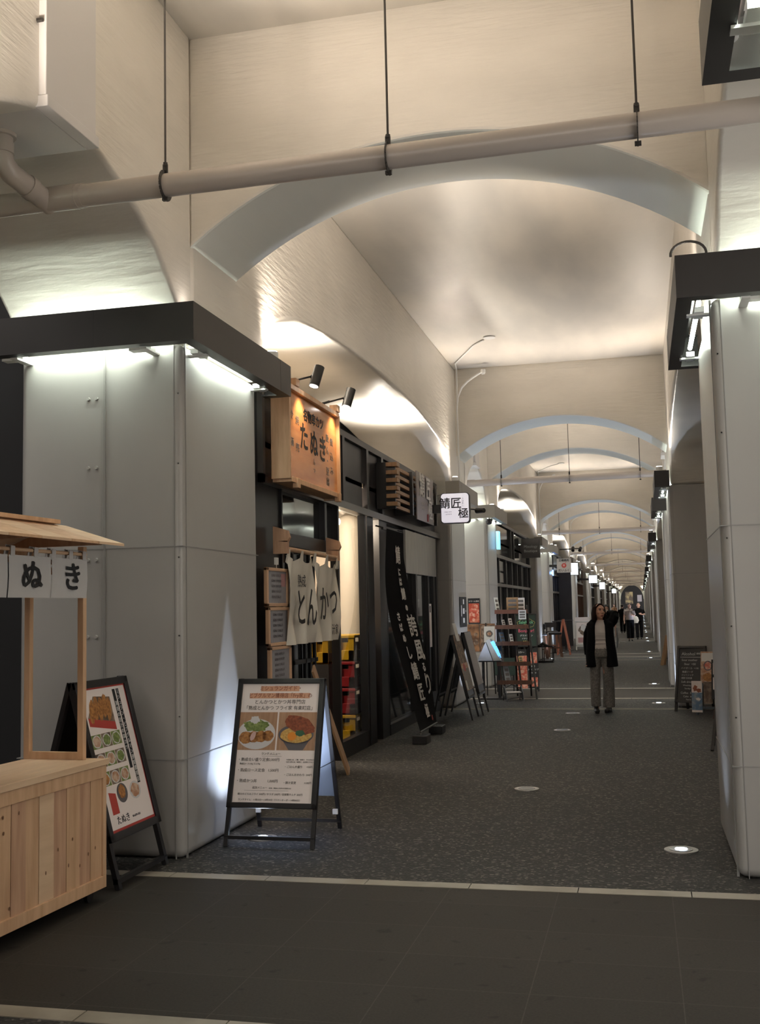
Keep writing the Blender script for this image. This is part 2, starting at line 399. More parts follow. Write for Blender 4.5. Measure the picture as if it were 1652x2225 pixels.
# backs of the side arcades
m = MB(); m.box(-4.32, -4.2, 8.0, 16.97, 3.5, 5.6)
for k in range(1, NB): m.box(-4.32, -4.2, P*k+8, P*k+16.97, 3.5, 5.6)
struct(m.build('wall_left', voidm))
m = MB(); m.box(-7, -4.25, 6.9, 7.0, 0, 5.6); m.box(-7.1, -7, -8, 7, 0, 5.6); struct(m.build('wall_left', voidm))
m = MB()
for k in range(-1, NB): m.box(1.95, 2.1, P*k+5.2, P*k+17.5, 0, 5.6)  # unseen wall, lengthened into the gaps to keep glow off the piers
struct(m.build('wall_right', cream))

# floor: asphalt bays, slab strips in the gaps, kerbs
YE = P*(NB-1)+18.5
fa = MB(); ft = MB(); fk = MB(); fj = MB()
fa.box(-7, 2.1, -10, 3.93, -.2, 0)
for k in range(NB):
    Y = P*k
    fa.box(-7, 2.1, Y+6.23, Y+16.66, -.2, 0); fa.box(-7, 2.1, Y+16.86, Y+18.50, -.2, 0)
    ft.box(-7, 2.1, Y+4.04, Y+6.12, -.2, 0.001)
    for y0, y1 in ((3.93, 4.04), (6.12, 6.23)):
        x = -7.0+(0.18*k) % .6
        while x < 2.1:
            fk.box(x, min(x+.594, 2.1), Y+y0, Y+y1, -.2, 0.004); x += .60
    fj.box(-7, 2.1, Y+16.66, Y+16.86, -.2, -0.004)
    fj.box(-7, 2.1, Y+16.66, Y+16.70, -.1, 0.004, 1); fj.box(-7, 2.1, Y+16.82, Y+16.86, -.1, 0.004, 1)
fa.box(-7, 2.1, P*NB+3.9, P*NB+30, -.2, 0)
struct(fa.build('floor', asphalt)); struct(ft.build('floor', tile_mat(4.10)))
struct(fk.build('trim_1', kerb)); struct(fj.build('trim_2', [asphalt, kerb]))

# end of the passage
m = MB(); m.box(-7, 2.1, P*NB+26, P*NB+26.2, 0, 5.6); m.box(-7, 2.1, P*NB+3.8, P*NB+26, 5.5, 5.6); struct(m.build('wall_front', voidm))

m = MB(); m.prism([(XL-.02, 5.5), (XL-.02, 0), (XL+.15, 0), (XL+.15, 2.2)]+[(CX-1.5*math.cos(math.pi*i/16), 2.2+1.9*math.sin(math.pi*i/16)) for i in range(17)]+[(XR-.15, 2.2), (XR-.15, 0), (XR+.02, 0), (XR+.02, 5.5)], P*NB+3.9, P*NB+4.2, 'y')
struct(m.build('wall_front', cream))
# ------------------------------------------------------------------ steel piers
def pier_mesh(side):
    """pier A of the left row, local origin at its corridor/near corner; extends -x (left) and +y. side=-1 mirrors x"""
    s = side
    bx = lambda m, x0, x1, y0, y1, z0, z1, mi=0: m.box(min(s*x0, s*x1), max(s*x0, s*x1), y0, y1, z0, z1, mi)
    body = MB(); bx(body, 0, -1.2, 0, 1.43, 0, 3.362)
    seam = MB()
    bx(seam, -.552, -.564, -.012, .01, 0, 3.36)
    for z in (2.0, .62):
        bx(seam, .003, -1.203, -.003, 1.433, z, z+.006)
    bx(seam, -.056, -.060, -.004, .01, 0, 3.36); bx(seam, .004, -.01, .050, .054, 0, 3.36)
    bolts = MB()
    for z in (3.02, 2.55, 1.93, 1.42, .9):
        for x in (-.62, -.68):
            bolts.tube([(s*x, .002, z), (s*x, -.014, z)], [.014, .011], 10)
            bolts.tube([(s*-.03, .005, z), (s*-.03, -.0, z)], [.005, .005], 6)
    return body, seam, bolts
PIER = {}
for s in (1, -1):
    b, se, bo = pier_mesh(s)
    PIER[s] = (b, se, bo)
def make_pier(s):
    t = thing('steel_pier', 'x', 'pier')
    b, se, bo = PIER[s]
    b.build('steel_jacket', steel, t, bevel=0.055, seg=4, angle=60)
    se.build('weld_seam', seamp, t); bo.build('bolt', boltm, t, smooth=True)
    return t
proto = {1: make_pier(1), -1: make_pier(-1)}
used = {1: False, -1: False}
def place_pier(s, x, y, label, grp):
    if not used[s]:
        t = proto[s]; used[s] = True; t.location = (x, y, 0); t['label'] = label; t['group'] = grp
    else: t = dup(proto[s], (x, y, 0), None, label, grp)
    return t
# ------------------------------------------------------------------ light troughs round the pier heads
def trough_parts(s, near, matl):
    """local origin at pier corner (corridor side, near face if near else far face); near: pier whose gap side faces the camera"""
    q = 1 if near else -1
    def bx(m, x0, x1, y0, y1, z0, z1, mi=0):
        xs = sorted((s*x0, s*x1)); ys = sorted((q*y0, q*y1)); m.box(xs[0], xs[1], ys[0], ys[1], z0, z1, mi)
    band = MB()
    for z0, z1, fw in ((3.30, 3.312, .09), (3.538, 3.55, .03)):       # flanges
        bx(band, .20, -1.45, -.27, -.27+fw, z0, z1); bx(band, .20, (.11 if fw > .05 else .045), -.27+fw, 1.71, z0, z1)
        bx(band, .20-fw, -.02, 1.71-fw, 1.71, z0, z1)
    bx(band, .20, -1.45, -.27, -.255, 3.312, 3.538); bx(band, .20, .188, -.255, 1.71, 3.312, 3.538)
    bx(band, .188, -.02, 1.698, 1.71, 3.312, 3.538)
    br = []
    for x in (-1.1, -.16): b_ = MB(); bx(b_, x, x-.05, -.20, .0, 3.285, 3.297); bx(b_, x, x-.16, -.13, -.06, 3.297, 3.33); br.append(b_)
    for y in (.10, 1.3): b_ = MB(); bx(b_, .13, 0, y, y+.05, 3.285, 3.297); bx(b_, .03, .085, y-.03, y+.14, 3.297, 3.33); br.append(b_)
    tb = MB(); tb2 = MB()
    tb.tube([(s*-1.12, q*-.11, 3.39), (s*-.12, q*-.11, 3.39)], .015, 8)
    tb2.tube([(s*.055, q*.12, 3.37), (s*.055, q*1.34, 3.37)], .015, 8)
    joint = MB(); bx(joint, .2012, .198, 1.45, 1.455, 3.30, 3.55); bx(joint, -.50, -.505, -.2712, -.268, 3.30, 3.55)
    return band, br, (tb, tb2), joint
TP = {}
def make_trough(s, near, matl):
    t = thing('light_trough', 'x', 'light fixture')
    band, br, tb, jo = trough_parts(s, near, matl)
    band.build('band', matl, t); [b_.build('bracket', white_metal, t) for b_ in br]; [b_.build('light_tube', tube, t, smooth=True) for b_ in tb]; jo.build('joint', blk, t)
    return t
def place_trough(s, near, x, y, label, grp, matl=trough):
    key = (s, near, matl.name)
    if key not in TP:
        TP[key] = t = make_trough(s, near, matl); t.location = (x, y, 0); t['label'] = label; t['group'] = grp; return t
    return dup(TP[key], (x, y, 0), None, label, grp)
# warm uplights on the troughs; those facing the gaps are added fill
UPL = None
def place_up(x, y, label, dirn, energy=None, angle=140, size=.05):
    global UPL
    if UPL is None:
        t = UPL = thing('uplight', label, 'lamp', (x, y, 3.55), 0, 'warm uplights on the light troughs')
        m = MB(); m.cyl((0, 0, .035), .05, .07, 20); m.build('lamp_housing', white_metal, t, smooth=True)
        m = MB(); m.cyl((0, 0, .074), .042, .006, 20); m.build('lens', lens_on, t)
    else: t = dup(UPL, (x, y, 3.55), None, label)
    if energy: light('SPOT', 'uplight_beam', t, (0, 0, .10), energy, (1.0, .87, .74), dirn, angle, 1.0, size)
    return t
gi = {'L': 0, 'R': 0}
for k in range(-1, NB):
    Y = P*k
    for s, side, x in ((1, 'L', -2.90), (-1, 'R', 0.47)):
        if k == -1:
            for y in (Y+6.57, Y+16.97):
                if y > 0 or s == -1:
                    pass
            t = place_pier(s, x, Y+16.97, 'steel-clad pier beside the camera on the %s, just outside the frame' % ('left' if s == 1 else 'right'), 'steel piers out of frame')
            tr = place_trough(s, False, x-s*.03, Y+18.4, ('black light trough cut off by the top right corner' if s == -1 else 'black light trough on the left, outside the frame'), 'black light troughs on the piers')
            if s == -1: tr.location.z = .17
            place_up(x+s*.1, Y+18.5, 'added fill uplight on the trough beside the camera, %s side' % ('left' if s == 1 else 'right'), (s*.7, .75, 1.1), UP_W*.85, 84, .10)  # gap-facing lamp outside the view, added to light the first gap
            continue
        for near, y in ((True, 6.57), (False, 16.97)):
            n = gi[side]; gi[side] += 1
            sd = 'left' if s == 1 else 'right'
            place_pier(s, x, Y+y, 'grey steel-clad pier, %s from the front in the %s row' % (ORD[n], sd), 'steel piers of the %s row' % sd)
            yy = Y+y if near else Y+y+1.43
            gm = trough if (s == -1 or n == 0) else trough_lit
            place_trough(s, near, x, yy, '%s light trough around the pier head, %s from the front on the %s' % ('black' if gm is trough else 'lit-toned black', ORD[n], sd), '%s-row light troughs' % sd, gm)
            place_up(x+s*.12, Y+(8.05 if near else 16.8), 'small warm uplight on top of the %s trough on the %s' % (ORD[n], sd), (s*.62, (.5 if near else -.62), 1), UP_W*(.55 if near else .45), 118, .08)
            place_up(x+s*.12, Y+(6.50 if near else 18.48), 'added fill uplight on the gap side of the %s trough on the %s' % (ORD[n], sd), (s*.7, (-.75 if near else .75), 1.1), UP_W*.45, 68, .10).location.z = 3.50  # gap-side lamp added for fill, sunk out of sight in the trough
# ------------------------------------------------------------------ drain pipes, rods, drain boxes
def make_pipe():
    t = thing('drain_pipe', 'x', 'pipe')
    m = MB(); m.tube([(-5.5, 0, -.045), (-3.28, 0, -.01), (3.6, 0, .03)], .063, 20); m.build('pipe', pvc, t, smooth=True)
    m = MB(); m.tube([(-1.99, 0, 0), (-1.77, 0, 0)], .070, 20); m.tube([(-1.77, 0, 0), (-1.74, 0, 0)], .067, 20)
    m.build('coupling', pvc, t, smooth=True)
    for x in (-1.25, 0.0, 1.26):
        h = MB(); h.tube([(x, 0, .095), (x, 0, 1.60)], .006, 8); r = h.build('hanger_rod', darkm, t, smooth=True)
        h = MB()
        for i in range(20):
            a0, a1 = 2*math.pi*i/20, 2*math.pi*(i+1)/20
            h.bar((x, .068*math.cos(a0), .068*math.sin(a0)), (x, .068*math.cos(a1), .068*math.sin(a1)), .034, .005, (1, 0, 0))
        h.box(x-.014, x+.014, -.005, .005, .066, .12); h.cyl((x, 0, .12), .013, .02, 6); h.box(x-.016, x+.016, -.01, .01, -.085, -.066)
        h.build('clamp', darkm, t)
    return t
p0 = make_pipe()
def make_box(s):
    t = thing('drain_box', 'x', 'drain box')
    bx = lambda m, x0, x1, y0, y1, z0, z1: m.box(min(s*x0, s*x1), max(s*x0, s*x1), y0, y1, z0, z1)
    m = MB(); bx(m, 0, .06, 0, .52, .065, 1.40); m.build('duct_panel', duct, t, bevel=.006)
    m = MB(); bx(m, .0, .075, -.008, .53, .0, .06); bx(m, -.9, .0, -.008, .53, .0, .06); m.build('tray', duct, t, bevel=.004)
    m = MB(); bx(m, -.6, -.03, -.0, -.012, .065, 1.4)
    m = MB()
    for z in (.45, 1.1): m.tube([(s*.02, -.018, z), (s*.05, -.018, z)], .012, 6)
    m.tube([(s*-.12, -.018, .02), (s*-.12, -.018, .055)], .012, 6)
    m.build('bolt', darkm, t)
    m = MB()
    pth = [(-.33, .22, .01), (-.33, .22, -.10), (-.33, .24, -.155), (-.32, .29, -.19), (-.30, .36, -.21), (-.27, .53, -.245), (-.265, .60, -.26)]
    m.tube([(s*a, b, c) for a, b, c in pth], .058, 16)
    m.tube([(s*-.33, .22, 0), (s*-.33, .22, -.02)], .075, 16); m.tube([(s*-.33, .22, -.05), (s*-.33, .22, -.11)], .064, 16)
    m.tube([(s*-.295, .40, -.218), (s*-.285, .45, -.228)], .066, 16)
    m.build('downpipe', pvc, t, smooth=True)
    return t
bl, brr = make_box(1), make_box(-1)
for k in range(NB):
    Y = P*k
    lab = 'grey drain pipe hung across the passage, %s from the front' % ORD[k]
    if k == 0: p0.location = (CX, 5.3, 3.89); p0['label'] = lab; p0['group'] = 'drain pipes across the passage'
    else: dup(p0, (CX, Y+5.3, 3.87), None, lab)
    l1 = 'white drain box with downpipe on the left wall, %s gap' % ORD[k]; l2 = 'white drain box with downpipe on the right wall, %s gap' % ORD[k]
    if k == 0: bl.location = (-2.88, 4.73, 4.13); bl['label'] = l1; bl['group'] = 'drain boxes'
    else: dup(bl, (-2.88, Y+4.73, 4.13), None, l1)
    if k == 0: brr.location = (0.52, 4.73, 4.13); brr['label'] = 'white drain box on the right wall, outside the frame'; brr['group'] = 'drain boxes'
    elif k < 6: dup(brr, (0.52, Y+4.73, 4.13), None, l2)

# ------------------------------------------------------------------ in-ground lights
FL = None; FLo = None
def floor_light(x, y, label, on=True, energy=None, cool=True):
    global FL, FLo
    src = FL if on else FLo
    if src is None:
        t = thing('floor_light', label, 'floor light', (x, y, 0), 0, 'round in-ground lights')
        m = MB(); m.cyl((0, 0, .004), .105, .008, 36); m.build('ring', ringst, t)
        m = MB(); m.cyl((0, 0, .009), .072, .004, 36); m.build('lens_rim', lens_off, t)
        if on: m = MB(); m.cyl((0, 0, .012), .038, .004, 28); m.build('lens', lens_cool, t)
        if on: FL = t
        else: FLo = t
    else: t = dup(src, (x, y, 0), None, label)
    if on and energy: light('SPOT', 'floor_light_beam', t, (0, 0, .03), energy, (.66, .78, 1.0), (0, 0, 1), 105, 1.0, .02)
for k in range(NB):
    Y = P*k
    e = FLOOR_W if k < 4 else None
    floor_light(-2.62, Y+7.25, 'lit in-ground light beside the left row, ' + ('under the front of the white menu board' if k == 0 else '%s bay near end' % ORD[k]), True, e)
    floor_light(0.18, Y+7.25, 'lit in-ground light beside the right row, ' + ('nearest on the right' if k == 0 else '%s bay near end' % ORD[k]), True, e and e*.14)
    floor_light(-2.60, Y+17.7, 'lit in-ground light beside the left row, %s bay far end' % ORD[k], True, e)
    floor_light(0.20, Y+17.7, 'lit in-ground light beside the right row, %s bay far end' % ORD[k], True, e)
    if k < 3:
        floor_light(-1.02, Y+9.46, 'unlit in-ground light mid-passage, near end of the %s bay' % ORD[k], False)
        floor_light(-1.03, Y+13.9, 'unlit in-ground light mid-passage, middle of the %s bay' % ORD[k], False)
        floor_light(-1.03, Y+16.05, 'unlit in-ground light mid-passage, far end of the %s bay' % ORD[k], False)

# ------------------------------------------------------------------ shopfronts between the left piers
SX = -3.12                       # plane of the shopfronts
def shop_room(t, Y, warm):
    m = MB()
    m.box(-6.6, -6.5, Y+8.05, Y+16.95, 0, 3.0); m.box(-6.5, -3.35, Y+8.0, Y+8.05, 0, 3.0); m.box(-6.5, -3.35, Y+16.95, Y+17, 0, 3.0)
    m.box(-6.5, SX-.03, Y+8.0, Y+17, 3.0, 3.05); m.box(-6.5, -3.2, Y+13.7, Y+13.76, 0, 3.0)
    m.build('interior_wall', warm, t)
def front_base(Y, label, group, warm=voidm):
    t = thing('shopfront', label, 'shopfront', (0, 0, 0), 0, group)
    m = MB()
    m.box(SX-.12, SX+.02, Y+8.0, Y+16.97, 3.46, 3.53)       # top rail
    m.build('top_rail', trough, t)
    m = MB(); m.box(SX-.10, SX+.05, Y+8.62, Y+16.97, 2.66, 2.735); m.box(SX-.10, SX+.05, Y+8.62, Y+8.68, 2.66, 3.46)
    m.build('lintel', greyrail, t)
    shop_room(t, Y, warm)
    return t
# first shopfront, detailed
t = front_base(0, 'black shopfront of the fried cutlet and mackerel shops, nearest on the left', None, warmwall)
m = MB(); m.box(-3.4, SX+.0, 8.0, 8.62, 0, 3.46); m.build('side_panel', blk, t)
m = MB()
for a, b in ((8.68, 11.25), (11.42, 12.30), (12.52, 13.10), (13.24, 16.9)): m.box(SX-.06, SX-.03, a, b, 2.735, 3.46)
m.build('fascia_panel', blk2, t)
m = MB()
for y in (11.33, 12.40, 13.16): m.box(SX-.06, SX+.02, y-.05, y+.05, 2.735, 3.46)
for y, w in ((9.20, .03), (11.06, .05), (12.22, .05), (12.45, .30), (13.28, .06), (15.1, .05), (16.0, .04), (16.72, .10)): m.box(SX-.07, SX+.02, y-w/2, y+w/2, 0, 2.66)
m.box(SX-.07, SX+.0, 8.62, 9.2, 0, 2.66)
m.box(SX-.07, SX+.02, 12.9, 13.28, 0, 2.66)
m.box(SX-.06, SX+.03, 9.2, 11.06, 2.15, 2.27)
m.box(SX-.06, SX+.02, 10.55, 10.62, 2.27, 2.66)
m.box(SX-.06, SX+.02, 11.06, 12.22, 0, .18); m.box(SX-.06, SX+.03, 13.28, 16.72, 0, .13)
m.build('frame', blk, t)
m = MB(); m.box(SX-.05, SX-.04, 9.2, 11.06, 2.27, 2.66); m.build('transom_glass', mirror, t)
m = MB(); m.box(SX-.05, SX-.042, 11.08, 12.20, .18, 2.66); m.build('window_glass', glassm, t)
m = MB(); m.box(SX-.05, SX-.04, 13.3, 15.1, .13, 2.66); m.build('dark_window', mirror, t)
m = MB(); m.box(SX-.20, SX-.16, 9.22, 10.62, 0.0, 2.15); m.build('inner_door_panel', mirror, t)
m = MB()
for y in (9.9, 10.28, 10.44, 10.60): m.box(SX-.15, SX-.12, y, y+.04, 0.02, 2.12)
m.box(SX-.15, SX-.12, 9.9, 10.7, 1.05, 1.09)
m.build('door_rail', blk, t)
m = MB(); m.box(SX+.0, SX+.03, 14.4, 16.62, 2.05, 2.64); m.build('steel_door_header', metalp, t)
d = MB(); d.box(SX-.06, SX-.03, 15.12, 16.68, .13, 2.05); d = d.build('door', mirror, t)
m = MB(); m.box(SX-.03, SX-.0, 15.12, 15.28, .13, 2.05); m.box(SX-.03, SX-.0, 16.5, 16.68, .13, 2.05); m.box(SX-.03, SX-.0, 15.28, 16.5, .13, .30); m.build('door_frame', blk, d)
m = MB(); m.box(SX+.0, SX+.004, 16.10, 16.28, .98, 1.63); m.build('paper_notice', paper, d)
m = MB(); m.box(SX+.005, SX+.006, 16.14, 16.22, 1.5, 1.6); m.build('notice_print', ink, d)
m = MB(); m.box(SX-.03, SX+.008, 12.96, 13.0, 2.42, 2.56); m.build('hook_plate', white_metal, t)
# inside the first shop: pale round column, drain pipes, crates
m = MB(); m.tube([(-3.58, 13.25, 0), (-3.58, 13.25, 2.62), (-3.58, 13.25, 2.70), (-3.58, 13.25, 2.75), (-3.58, 13.25, 2.77)], [.17, .17, .145, .09, .02], 28)
tag(m.build('interior_column', palecol, smooth=True), 'pale round-topped column inside the shop window beside the cutlet door', 'column')
m = MB(); m.tube([(-3.58, 12.7, 2.99), (-3.58, 12.7, 2.86), (-3.54, 12.82, 2.78), (-3.5, 12.94, 2.84), (-3.5, 12.94, 2.99)], .045, 12)
tag(m.build('interior_pipe', pvc, smooth=True), 'bent grey pipe above the pale column inside the shop window', 'pipe')
l = light('AREA', 'shop_ceiling_light', t, (-4.4, 11.2, 2.95), 90, (1.0, .84, .66), (0.25, 0, -1), size=1.2)
l2 = light('POINT', 'shop_window_light', t, (-3.45, 12.2, 2.6), 40, (1.0, .82, .62), size=.05)
def crate(x, y, z, mt, lab, w=.34, d=.30, h=.29):
    t = thing('bottle_crate', lab, 'crate', (x, y, z), 0, 'crates stacked behind the shop window')
    m = MB()
    for (a, b, c_, e) in ((-w/2, w/2, -d/2, -d/2+.02), (-w/2, w/2, d/2-.02, d/2), (-w/2, -w/2+.02, -d/2, d/2), (w/2-.02, w/2, -d/2, d/2)):
        m.box(a, b, c_, e, .0, h*.42); m.box(a, b, c_, e, h*.90, h)
    for a in (-w/2, w/2-.07):
        for b in (-d/2, d/2-.07): m.box(a, a+.07, b, b+.07, 0, h)
    m.box(w/2-.03, w/2-.02, -d/2, d/2, 0, h*.72); m.box(-w/2, w/2, -d/2+.02, -d/2+.03, 0, h*.72)
    m.box(-w/2, w/2, -d/2, d/2, 0, .02); m.box(-w/2-.01, w/2+.01, -d/2-.01, d/2+.01, h-.035, h-.004)
    m.box(-.02, .02, -d/2, -d/2+.02, 0, h); m.box(w/2-.02, w/2, -.02, .02, 0, h)
    m.build('crate_shell', mt, t, bevel=.004)
    m = MB()
    m.box(w/2-.001, w/2+.002, -.10, .10, h*.08, h*.38); m.build('crate_print', pinkp if mt is redpl else knotm, t)
    m = MB()
    for i in range(3):
        for j in range(3): m.cyl((-w/2+.08+i*.09, -d/2+.07+j*.08, h*.45), .028, h*.85, 10)
    m.build('bottles', mat('brown_bottle', (.06, .03, .015), .2), t, smooth=True)
for i, (mt, lab) in enumerate(((yelp, 'yellow crate at the bottom of the stack behind the window'), (redpl, 'lower of the two red crates behind the window'),
                               (redpl, 'upper of the two red crates behind the window'), (yelp, 'yellow crate on top of the stack behind the window'))):
    crate(-3.42, 12.45, .06+i*.305, mt, lab, .34, .60, .30)
m = MB(); m.box(-3.62, -3.22, 12.1, 12.8, 0, .058); tag(m.build('crate_pallet', blk2), 'low dark base under the stacked crates in the window', 'pallet')
crate(-3.50, 11.55, .98, yelp, 'yellow crate seen through the cutlet door beside the stack', .3, .2, .3)
m = MB(); m.box(-3.65, -3.35, 11.45, 11.65, 0, .975); tag(m.build('counter_stand', blk2), 'dark stand under the yellow crate inside the cutlet door', 'stand')

# black brick-like dark recess etc. of the later shopfronts
SHOPN = [None, 'dark glazed bar front with transom lights behind the black name sign', 'dark shopfront lit blue behind the round red logo sign', 'dark brown panelled shopfront, fourth from the front',
         'shopfront with a white curtain, fifth from the front', 'black shopfront, sixth from the front', 'black shopfront, seventh from the front', 'black shopfront, eighth from the front', 'black shopfront, ninth from the front', 'black shopfront, last before the dark end arch']
for k in range(1, NB):
    Y = P*k
    t = front_base(Y, SHOPN[k], 'shopfronts along the left')
    m = MB(); m.box(SX-.06, SX-.03, Y+8.7, Y+16.9, 2.735, 3.46); m.build('fascia_panel', mirror if k == 1 else blk2, t)
    m = MB(); m.box(SX-.06, SX-.04, Y+8.1, Y+16.97, 0, 2.66); m.build('dark_glass', mirror, t)
    m = MB(); gl = MB()
    for y in (8.2, 9.0, 9.9, 11.2, 12.4, 13.6, 14.6, 16.2, 16.9): m.box(SX-.07, SX+.02, Y+y-.05, Y+y+.05, 0, 2.66)
    for y in ((8.2, 12.4, 13.0, 16.9) if k == 1 else (8.2, 10.6, 11.2, 13.6, 16.9)): m.box(SX-.07, SX+.02, Y+y-.05, Y+y+.05, 2.66, 3.46)
    m.box(SX-.07, SX+.0, Y+8.0, Y+8.25, 0, 3.46); m.box(SX-.07, SX+.02, Y+8.0, Y+16.97, 0, .15)
    m.build('frame', blk if k != 3 else brownw, t)
    m = MB(); m.box(SX-.05, SX+.03, Y+8.3, Y+16.9, 2.02, 2.09); m.build('transom_rail', greyrail, t)
    for a, b in ((8.3, 8.9), (9.1, 9.8), (10.0, 11.1)) if k < 4 else ((8.3, 11.0),):
        m = MB(); m.box(SX-.045, SX-.03, Y+a+.05, Y+b-.05, 2.13, 2.62 if k != 1 else 2.35)
        if k == 1: m.box(SX-.045, SX-.03, Y+a+.05, Y+b-.05, 2.40, 2.62)
        m.build('frosted_pane', metalp, t)
# brown end panel and white curtain further down
m = MB(); m.box(-3.1, -2.62, P*3-1.2, P*3-1.1, 0, 2.95); tag(m.build('dark_screen', blk2), 'tall dark brown screen panel standing out beside the blue-lit shop', 'screen')
m = MB()
for i in range(24): pass
cv = MB(); nn = 30
cv.add([(-2.95+.03*math.sin(i*1.3), P*3+1.2+i*.05, z) for z in (.9, 2.5) for i in range(nn)], [(i, i+1, nn+i+1, nn+i) for i in range(nn-1)])
tag(cv.build('shop_curtain', cloth, smooth=True), 'white curtain hanging by the fourth pair of piers on the left', 'curtain')

# soffit uplights on the shopfront tops
k_i = 0
for k in range(0, 6):
    for y in (9.6, 14.3):
        t = thing('soffit_light', '%s lamp on top of the %s shopfront, lighting the arch soffit' % ('nearer' if y < 12 else 'farther', ORD[k]), 'lamp', (-3.38, P*k+y, 3.60), 0, 'soffit lamps')
        m = MB(); m.box(-.06, .06, -.05, .05, 0, .05); m.box(-.01, .01, -.01, .01, -.08, 0); m.build('lamp_housing', blk, t)
        light('SPOT', 'soffit_beam', t, (0, 0, .08), SOF_W, (1.0, .91, .79), (.12, 0, 1), 145, 1.0, .06)
m = MB()
for k in range(6): m.box(-3.62, -3.14, P*k+8, P*k+16.97, 3.46, 3.52)
struct(m.build('ceiling', ceilm))  # shop roof slab, coloured pale to bounce lamp light onto the soffit

# ------------------------------------------------------------------ wooden shop sign with hiragana
t = thing('wooden_sign', 'large wooden signboard with black brush letters above the cutlet shop door', 'sign', (-2.86, 8.66, 2.70))
# local: y along the board (0..1.56), z up (0..0.76), x out
m = MB(); m.box(-.02, 0.0, 0, 1.52, 0, .76); m.build('board', signw, t)
m = MB(); m.box(-.14, .03, -.03, .0, -.02, .78); m.box(-.14, .03, 1.52, 1.56, -.06, .78)
m.box(-.14, .035, 0, 1.52, .755, .80); m.box(-.14, .035, 0, 1.52, -.045, .0)
m.box(0, .05, .12, .19, -.085, .0); m.box(-.03, .05, .10, .20, .80, .865); m.box(-.03, .05, 1.40, 1.50, .80, .865); m.box(0, .05, 1.42, 1.50, -.085, 0)
m.build('board_frame', wood, t, bevel=.004)
F = frame((0.002, 0, 0), (0, 1, 0), (0, 0, 1))
for ch, y, z in (('た', .46, .39), ('ぬ', .76, .37), ('き', 1.04, .36)): text(ch, .27, ink, t, F @ Matrix.Translation((y, z, 0)), sx=.95, bold=.006)
text('名物串カツ', .115, ink, t, F @ Matrix.Translation((.76, .60, 0)), sx=1.1, bold=.003)
for ch, y, z in (('冷', .11, .545), ('焼', .27, .52), ('麺', .11, .31), ('売', .27, .28), ('飯', 1.20, .50), ('ん', 1.20, .38), ('・', 1.20, .28), ('豆', 1.20, .18), ('腐', 1.20, .08),
                 ('煮', 1.34, .48), ('込', 1.34, .34), ('み', 1.34, .2)):
    text(ch, .085, greyink, t, F @ Matrix.Translation((y, z, 0)), sx=1.3)
text('んっ', .07, greyink, t, F @ Matrix.Translation((.76, .18, 0)), vert=True)
# two cylinder spotlights on arms
for i, (y, z, lab) in enumerate(((9.02, 3.62, 'black cylinder spotlight on an arm, the one nearer the trough above the wooden sign'), (10.10, 3.63, 'black cylinder spotlight on an arm, the farther one with its lit face showing'))):
    t = thing('sign_spotlight', lab, 'spotlight', (-2.70, y, z), 0, 'spotlights over the wooden sign')
    m = MB(); m.tube([(.02, .02, .09), (-.02, -.03, -.09)], .046, 24); m.build('lamp_body', mat('matte_black', (.02, .02, .02), .45), t, smooth=True)
    m = MB(); m.tube([(-.020, -.030, -.0901), (-.0205, -.0306, -.093)], .038, 24); m.build('lamp_face', lens_on, t)
    m = MB(); m.tube([(-.05, -.02, .0), (-.22, -.20, -.08), (-.38, -.36, -.15)], .009, 8); m.tube([(-.16, -.14, -.05), (-.24, -.22, -.09)], .013, 8); m.ball((-.045, -.01, .0), .018); m.build('arm', blk, t, smooth=True)
    light('SPOT', 'sign_beam', t, (-.03, -.05, -.12), 16, (1.0, .72, .42), (-.22, (-.1 if i else .1), -1), 100, .8, .02)

# ------------------------------------------------------------------ noren over the cutlet door
def curtain_sheet(m, F, w, h, z0, amp, folds, n=40, rows=14, sag=.0, tabs=None):
    vs = []
    for j in range(rows+1):
        v = j/rows
        for i in range(n+1):
            u = i/n
            top = -sag*abs(math.sin(math.pi*u*folds)) if j == 0 else -sag*abs(math.sin(math.pi*u*folds))*(1-v)
            d = amp*math.sin(u*folds*2*math.pi+1.2*math.sin(v*3))*(0.5+.5*v)+amp*.5*math.sin(u*17+v*5)
            vs.append(F @ Vector((u*w, z0-v*h+top, d)))
    m.add(vs, [(j*(n+1)+i, (j+1)*(n+1)+i, (j+1)*(n+1)+i+1, j*(n+1)+i+1) for j in range(rows) for i in range(n)])
t = thing('door_curtain', 'white split door curtain with black hiragana hanging in the cutlet shop doorway', 'curtain', (-2.98, 8.93, 0))
F = frame((0, 0, 0), (0, 1, 0), (0, 0, 1))
m = MB(); curtain_sheet(m, F, .80, .78, 2.05, .032, 2, sag=.05); F2 = frame((0, .81, 0), (0, 1, 0), (0, 0, 1)); curtain_sheet(m, F2, .79, .76, 2.03, .032, 2, sag=.05)
m.build('cloth', cloth, t, smooth='all')
m = MB()
for y in (.02, .40, .80, 1.20, 1.58):
    m.bar((.006, y-.03, 1.98), (.02, y+.01, 2.10), .05, .004, (1, 0, 0)); m.bar((.006, y+.05, 1.98), (.02, y+.02, 2.10), .04, .004, (1, 0, 0))
m.build('tab', cloth, t)
m = MB(); m.tube([(0, -.02, 2.105), (0, 1.62, 2.09)], .021, 14); m.build('rod', wood, t, smooth=True)
for y in (-.05, 1.58): m = MB(); m.box(-.10, .03, y, y+.05, 2.06, 2.17); m.prism([(-.10, 2.17), (.03, 2.16), (.05, 2.2), (.03, 2.26), (-.1, 2.3)], y, y+.05, 'y'); m.build('rod_bracket', wood3, t)
